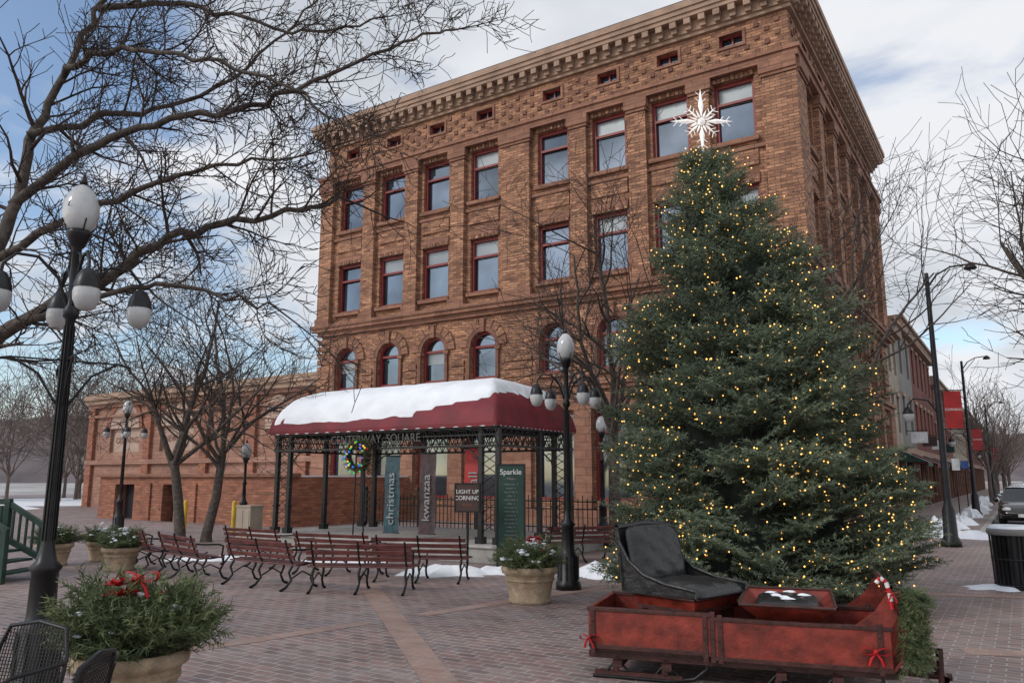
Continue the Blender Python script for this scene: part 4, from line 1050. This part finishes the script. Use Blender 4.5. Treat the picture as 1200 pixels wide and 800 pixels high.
# green wooden booth with steps at the far left
e = empty('green_wooden_booth', (-8.45, 13.2, 0), R(-6)); b = MB()
for y in (0, .95):
    for x in (-1.6,-.62,.12): b.box(x-.05,x+.05,y-.05,y+.05,0,1.30 if x < 0 else .85)
    b.box(-1.65,-.57,y-.04,y+.04,1.24,1.34)
    b.beam((-.62,y,1.26),(.16,y,.84),.07,.09)
    for k in range(9): x = -1.545+k*.11; b.box(x-.05,x+.05,y-.018,y+.018,.03,1.22)
    b.box(-1.6,-.6,y-.03,y+.03,.62,.7); b.beam((-.62,y,.66),(.14,y,.3),.06,.10)
    for k in range(5): x = -.5+k*.13; z = 1.22-(x+.62)*.52; b.box(x-.02,x+.02,y-.015,y+.015,z-.6,z)
for k in range(9): b.box(-1.58+k*.11,-1.48+k*.11,.02,.93,.56,.6)
b.box(-1.62,-1.58,.0,.95,.03,1.22)
for k in range(3): b.box(-.56+k*.24,-.28+k*.24,.02,.93,.44-.15*k,.48-.15*k)
b.make('timber', ['green'], parent=e, bevel=.005)
b = MB(); b.box(-.28,.28,-.2,.2,0,.95); b.box(-.3,.3,-.22,.22,.95,1.0); b.box(-.24,-.01,-.212,-.2,.08,.88); b.box(.01,.24,-.212,-.2,.08,.88)
b.make('utility_cabinet', ['cream'], loc=(-6.9,21.0,0), rz=ROT, bevel=.01)
for i, (x, y) in enumerate([(-10.4,25.4),(-8.6,24.7)]):
    b = MB(); b.lathe([(.07,0),(.07,.95),(.05,1.0),(0,1.02)], 12, 0); b.make('yellow_bollard' if not i else 'yellow_bollard.001', ['yellow'], loc=(x,y,0))

# ------------------------------------------------------------------ cars
def car(name, gx, gy, toward=True, col=(.02,.02,.022)):
    p = G(gx, gy, -.13); cm = mat(name+'_paint', col, .25, .3, na=.05, coat=1)
    e = empty(name, p, R(57.1)+(math.pi if toward else 0)); b = MB()
    stn = [(-2.2,.62,.72,.35),(-2.12,.9,.84,.26),(-1.5,.98,.9,.22),(-.5,.98,.91,.2),(.8,.96,.91,.2),(1.5,.88,.89,.22),(2.05,.72,.82,.26),(2.2,.55,.7,.35)]
    vs = []; n = 10
    for x, zt, hw, zb in stn:
        for (a, c_) in ((.85,0),(1,.15),(1.0,.6),(.97,.85),(.86,1.0),(-.86,1.0),(-.97,.85),(-1.0,.6),(-1,.15),(-.85,0)): vs.append((x, a*hw, zb+(zt-zb)*c_))
    fs = [(i*n+j, i*n+(j+1) % n, (i+1)*n+(j+1) % n, (i+1)*n+j) for i in range(7) for j in range(n)]+[tuple(range(n)), tuple(range(7*n, 8*n))]
    b.add(vs, fs, 0, True)
    vs = [(-1.95,-.76,.94),(-1.95,.76,.94),(-1.2,.62,1.42),(-1.2,-.62,1.42),(.15,.62,1.46),(.15,-.62,1.46),(1.05,.78,.93),(1.05,-.78,.93)]
    b.add(vs, [(0,1,2,3),(4,6,7,5),(1,6,4,2),(0,3,5,7)], 1)
    b.add([(-1.25,.63,1.425),(-1.25,-.63,1.425),(.2,-.63,1.465),(.2,.63,1.465),(-1.0,.45,1.49),(-1.0,-.45,1.49),(0,-.45,1.51),(0,.45,1.51)], [(4,5,6,7),(0,1,5,4),(2,3,7,6),(0,4,7,3),(1,2,6,5)], 0, True)
    for a, c_ in ((0,3),(1,2),(7,5),(6,4)): b.tube([vs[a], vs[c_]], .03, 5, 0)
    for s_ in (-1,1):
        b.tube([(-.5,s_*.78,.96),(-.5,s_*.63,1.44)], .03, 5, 0)
        b.ball((.75,s_*.98,1.0), .1, 0, 8, 5, (.6,1,.7))
        for x in (-1.35,1.35):
            b.tube([(x,s_*.68,.33),(x,s_*.90,.33)], .33, 18, 2, cap=True); b.tube([(x,s_*.9,.33),(x,s_*.915,.33)], .2, 12, 3, cap=True)
        b.ball((2.08,s_*.6,.66), .12, 4, 8, 5, (.7,1.4,.7)); b.ball((-2.12,s_*.62,.75), .11, 5, 8, 5, (.5,1.2,.9))
    b.box(2.14,2.2,-.45,.45,.36,.5,2); b.box(2.2,2.22,-.25,.25,.38,.5,6)
    b.make('car_body', [cm,'carglass','tyre','chrome','lamplens','taillens','white'], parent=e)
car('parked_car', KX+1.15, 12.0); car('parked_car.001', KX+1.15, 18.2, True, (.25,.26,.28)); car('parked_car.002', KX+1.15, 24.5, True, (.02,.03,.06))
car('parked_car.003', KX+1.15, 31, True, (.3,.3,.3)); car('parked_car.004', KX+1.15, 38, True, (.1,.01,.01)); car('parked_car.005', KX+1.15, 45, True, (.5,.5,.5)); car('parked_car.006', KX+4.2, 50, True, (.6,.6,.6)); car('parked_car.007', KX+4.3, 70, True, (.05,.05,.06))

# ------------------------------------------------------------------ world
SUN_EL, SUN_AZ = R(35), R(-120)       # soft sun behind thin cloud, from the left rear
w = bpy.data.worlds.new("World"); S.world = w; w.use_nodes = True
N = w.node_tree.nodes; L = w.node_tree.links; bg = N['Background']
sky = N.new('ShaderNodeTexSky'); sky.sky_type = 'NISHITA'; sky.sun_disc = False; sky.sun_elevation = SUN_EL; sky.sun_rotation = SUN_AZ
tc = N.new('ShaderNodeTexCoord'); sp = N.new('ShaderNodeSeparateXYZ'); L.new(tc.outputs['Generated'], sp.inputs[0])
az = N.new('ShaderNodeMath'); az.operation = 'MAXIMUM'; L.new(sp.outputs[2], az.inputs[0]); az.inputs[1].default_value = 0
ad = N.new('ShaderNodeMath'); ad.operation = 'ADD'; L.new(az.outputs[0], ad.inputs[0]); ad.inputs[1].default_value = .22
dx = N.new('ShaderNodeMath'); dx.operation = 'DIVIDE'; L.new(sp.outputs[0], dx.inputs[0]); L.new(ad.outputs[0], dx.inputs[1])
dy = N.new('ShaderNodeMath'); dy.operation = 'DIVIDE'; L.new(sp.outputs[1], dy.inputs[0]); L.new(ad.outputs[0], dy.inputs[1])
cb = N.new('ShaderNodeCombineXYZ'); L.new(dx.outputs[0], cb.inputs[0]); L.new(dy.outputs[0], cb.inputs[1]); cb.inputs[2].default_value = 3.7
n1 = N.new('ShaderNodeTexNoise'); n1.inputs['Scale'].default_value = 1.5; n1.inputs['Detail'].default_value = 9; n1.inputs['Roughness'].default_value = .56; n1.inputs['Distortion'].default_value = .3
L.new(cb.outputs[0], n1.inputs['Vector'])
# more open sky towards -x
gx = N.new('ShaderNodeMath'); gx.operation = 'MULTIPLY_ADD'; L.new(sp.outputs[0], gx.inputs[0]); gx.inputs[1].default_value = .19; gx.inputs[2].default_value = .035
s1 = N.new('ShaderNodeMath'); s1.operation = 'ADD'; L.new(n1.outputs['Fac'], s1.inputs[0]); L.new(gx.outputs[0], s1.inputs[1])
rp = N.new('ShaderNodeMapRange'); rp.interpolation_type = 'SMOOTHSTEP'; rp.inputs[1].default_value = .39; rp.inputs[2].default_value = .53; L.new(s1.outputs[0], rp.inputs[0])
n2 = N.new('ShaderNodeTexNoise'); n2.inputs['Scale'].default_value = 1.7; n2.inputs['Detail'].default_value = 7; n2.inputs['Distortion'].default_value = .4; L.new(cb.outputs[0], n2.inputs['Vector'])
cr = N.new('ShaderNodeValToRGB'); cr.color_ramp.elements[0].position = .34; cr.color_ramp.elements[0].color = (.57,.61,.67,1); cr.color_ramp.elements[1].position = .58; cr.color_ramp.elements[1].color = (.84,.855,.89,1)
L.new(n2.outputs['Fac'], cr.inputs[0])
ml = N.new('ShaderNodeVectorMath'); ml.operation = 'SCALE'; ml.inputs[3].default_value = 10.0; L.new(cr.outputs[0], ml.inputs[0])
ms = N.new('ShaderNodeVectorMath'); ms.operation = 'SCALE'; ms.inputs[3].default_value = 1.7; L.new(sky.outputs[0], ms.inputs[0])
mx = N.new('ShaderNodeMix'); mx.data_type = 'RGBA'; L.new(rp.outputs[0], mx.inputs[0]); L.new(ms.outputs[0], mx.inputs[6]); L.new(ml.outputs[0], mx.inputs[7])
L.new(mx.outputs[2], bg.inputs['Color']); bg.inputs['Strength'].default_value = .103
sd = bpy.data.lights.new('sun', 'SUN'); sd.energy = 1.15; sd.angle = R(12); sd.color = (1, .93, .84)
so = bpy.data.objects.new('sun', sd); COL.objects.link(so)
dirv = Vector((math.sin(SUN_AZ)*math.cos(SUN_EL), math.cos(SUN_AZ)*math.cos(SUN_EL), math.sin(SUN_EL)))
so.rotation_euler = dirv.to_track_quat('Z', 'Y').to_euler(); so.location = (0, 0, 40)

# ------------------------------------------------------------------ camera
cd = bpy.data.cameras.new('camera'); cam = bpy.data.objects.new('camera', cd); COL.objects.link(cam)
cd.sensor_width = 36; cd.lens = 27.45; cd.clip_end = 3000; cd.clip_start = .05
cam.location = (0, 0, 1.7); cam.rotation_euler = (R(90+9.92), 0, 0)
S.camera = cam
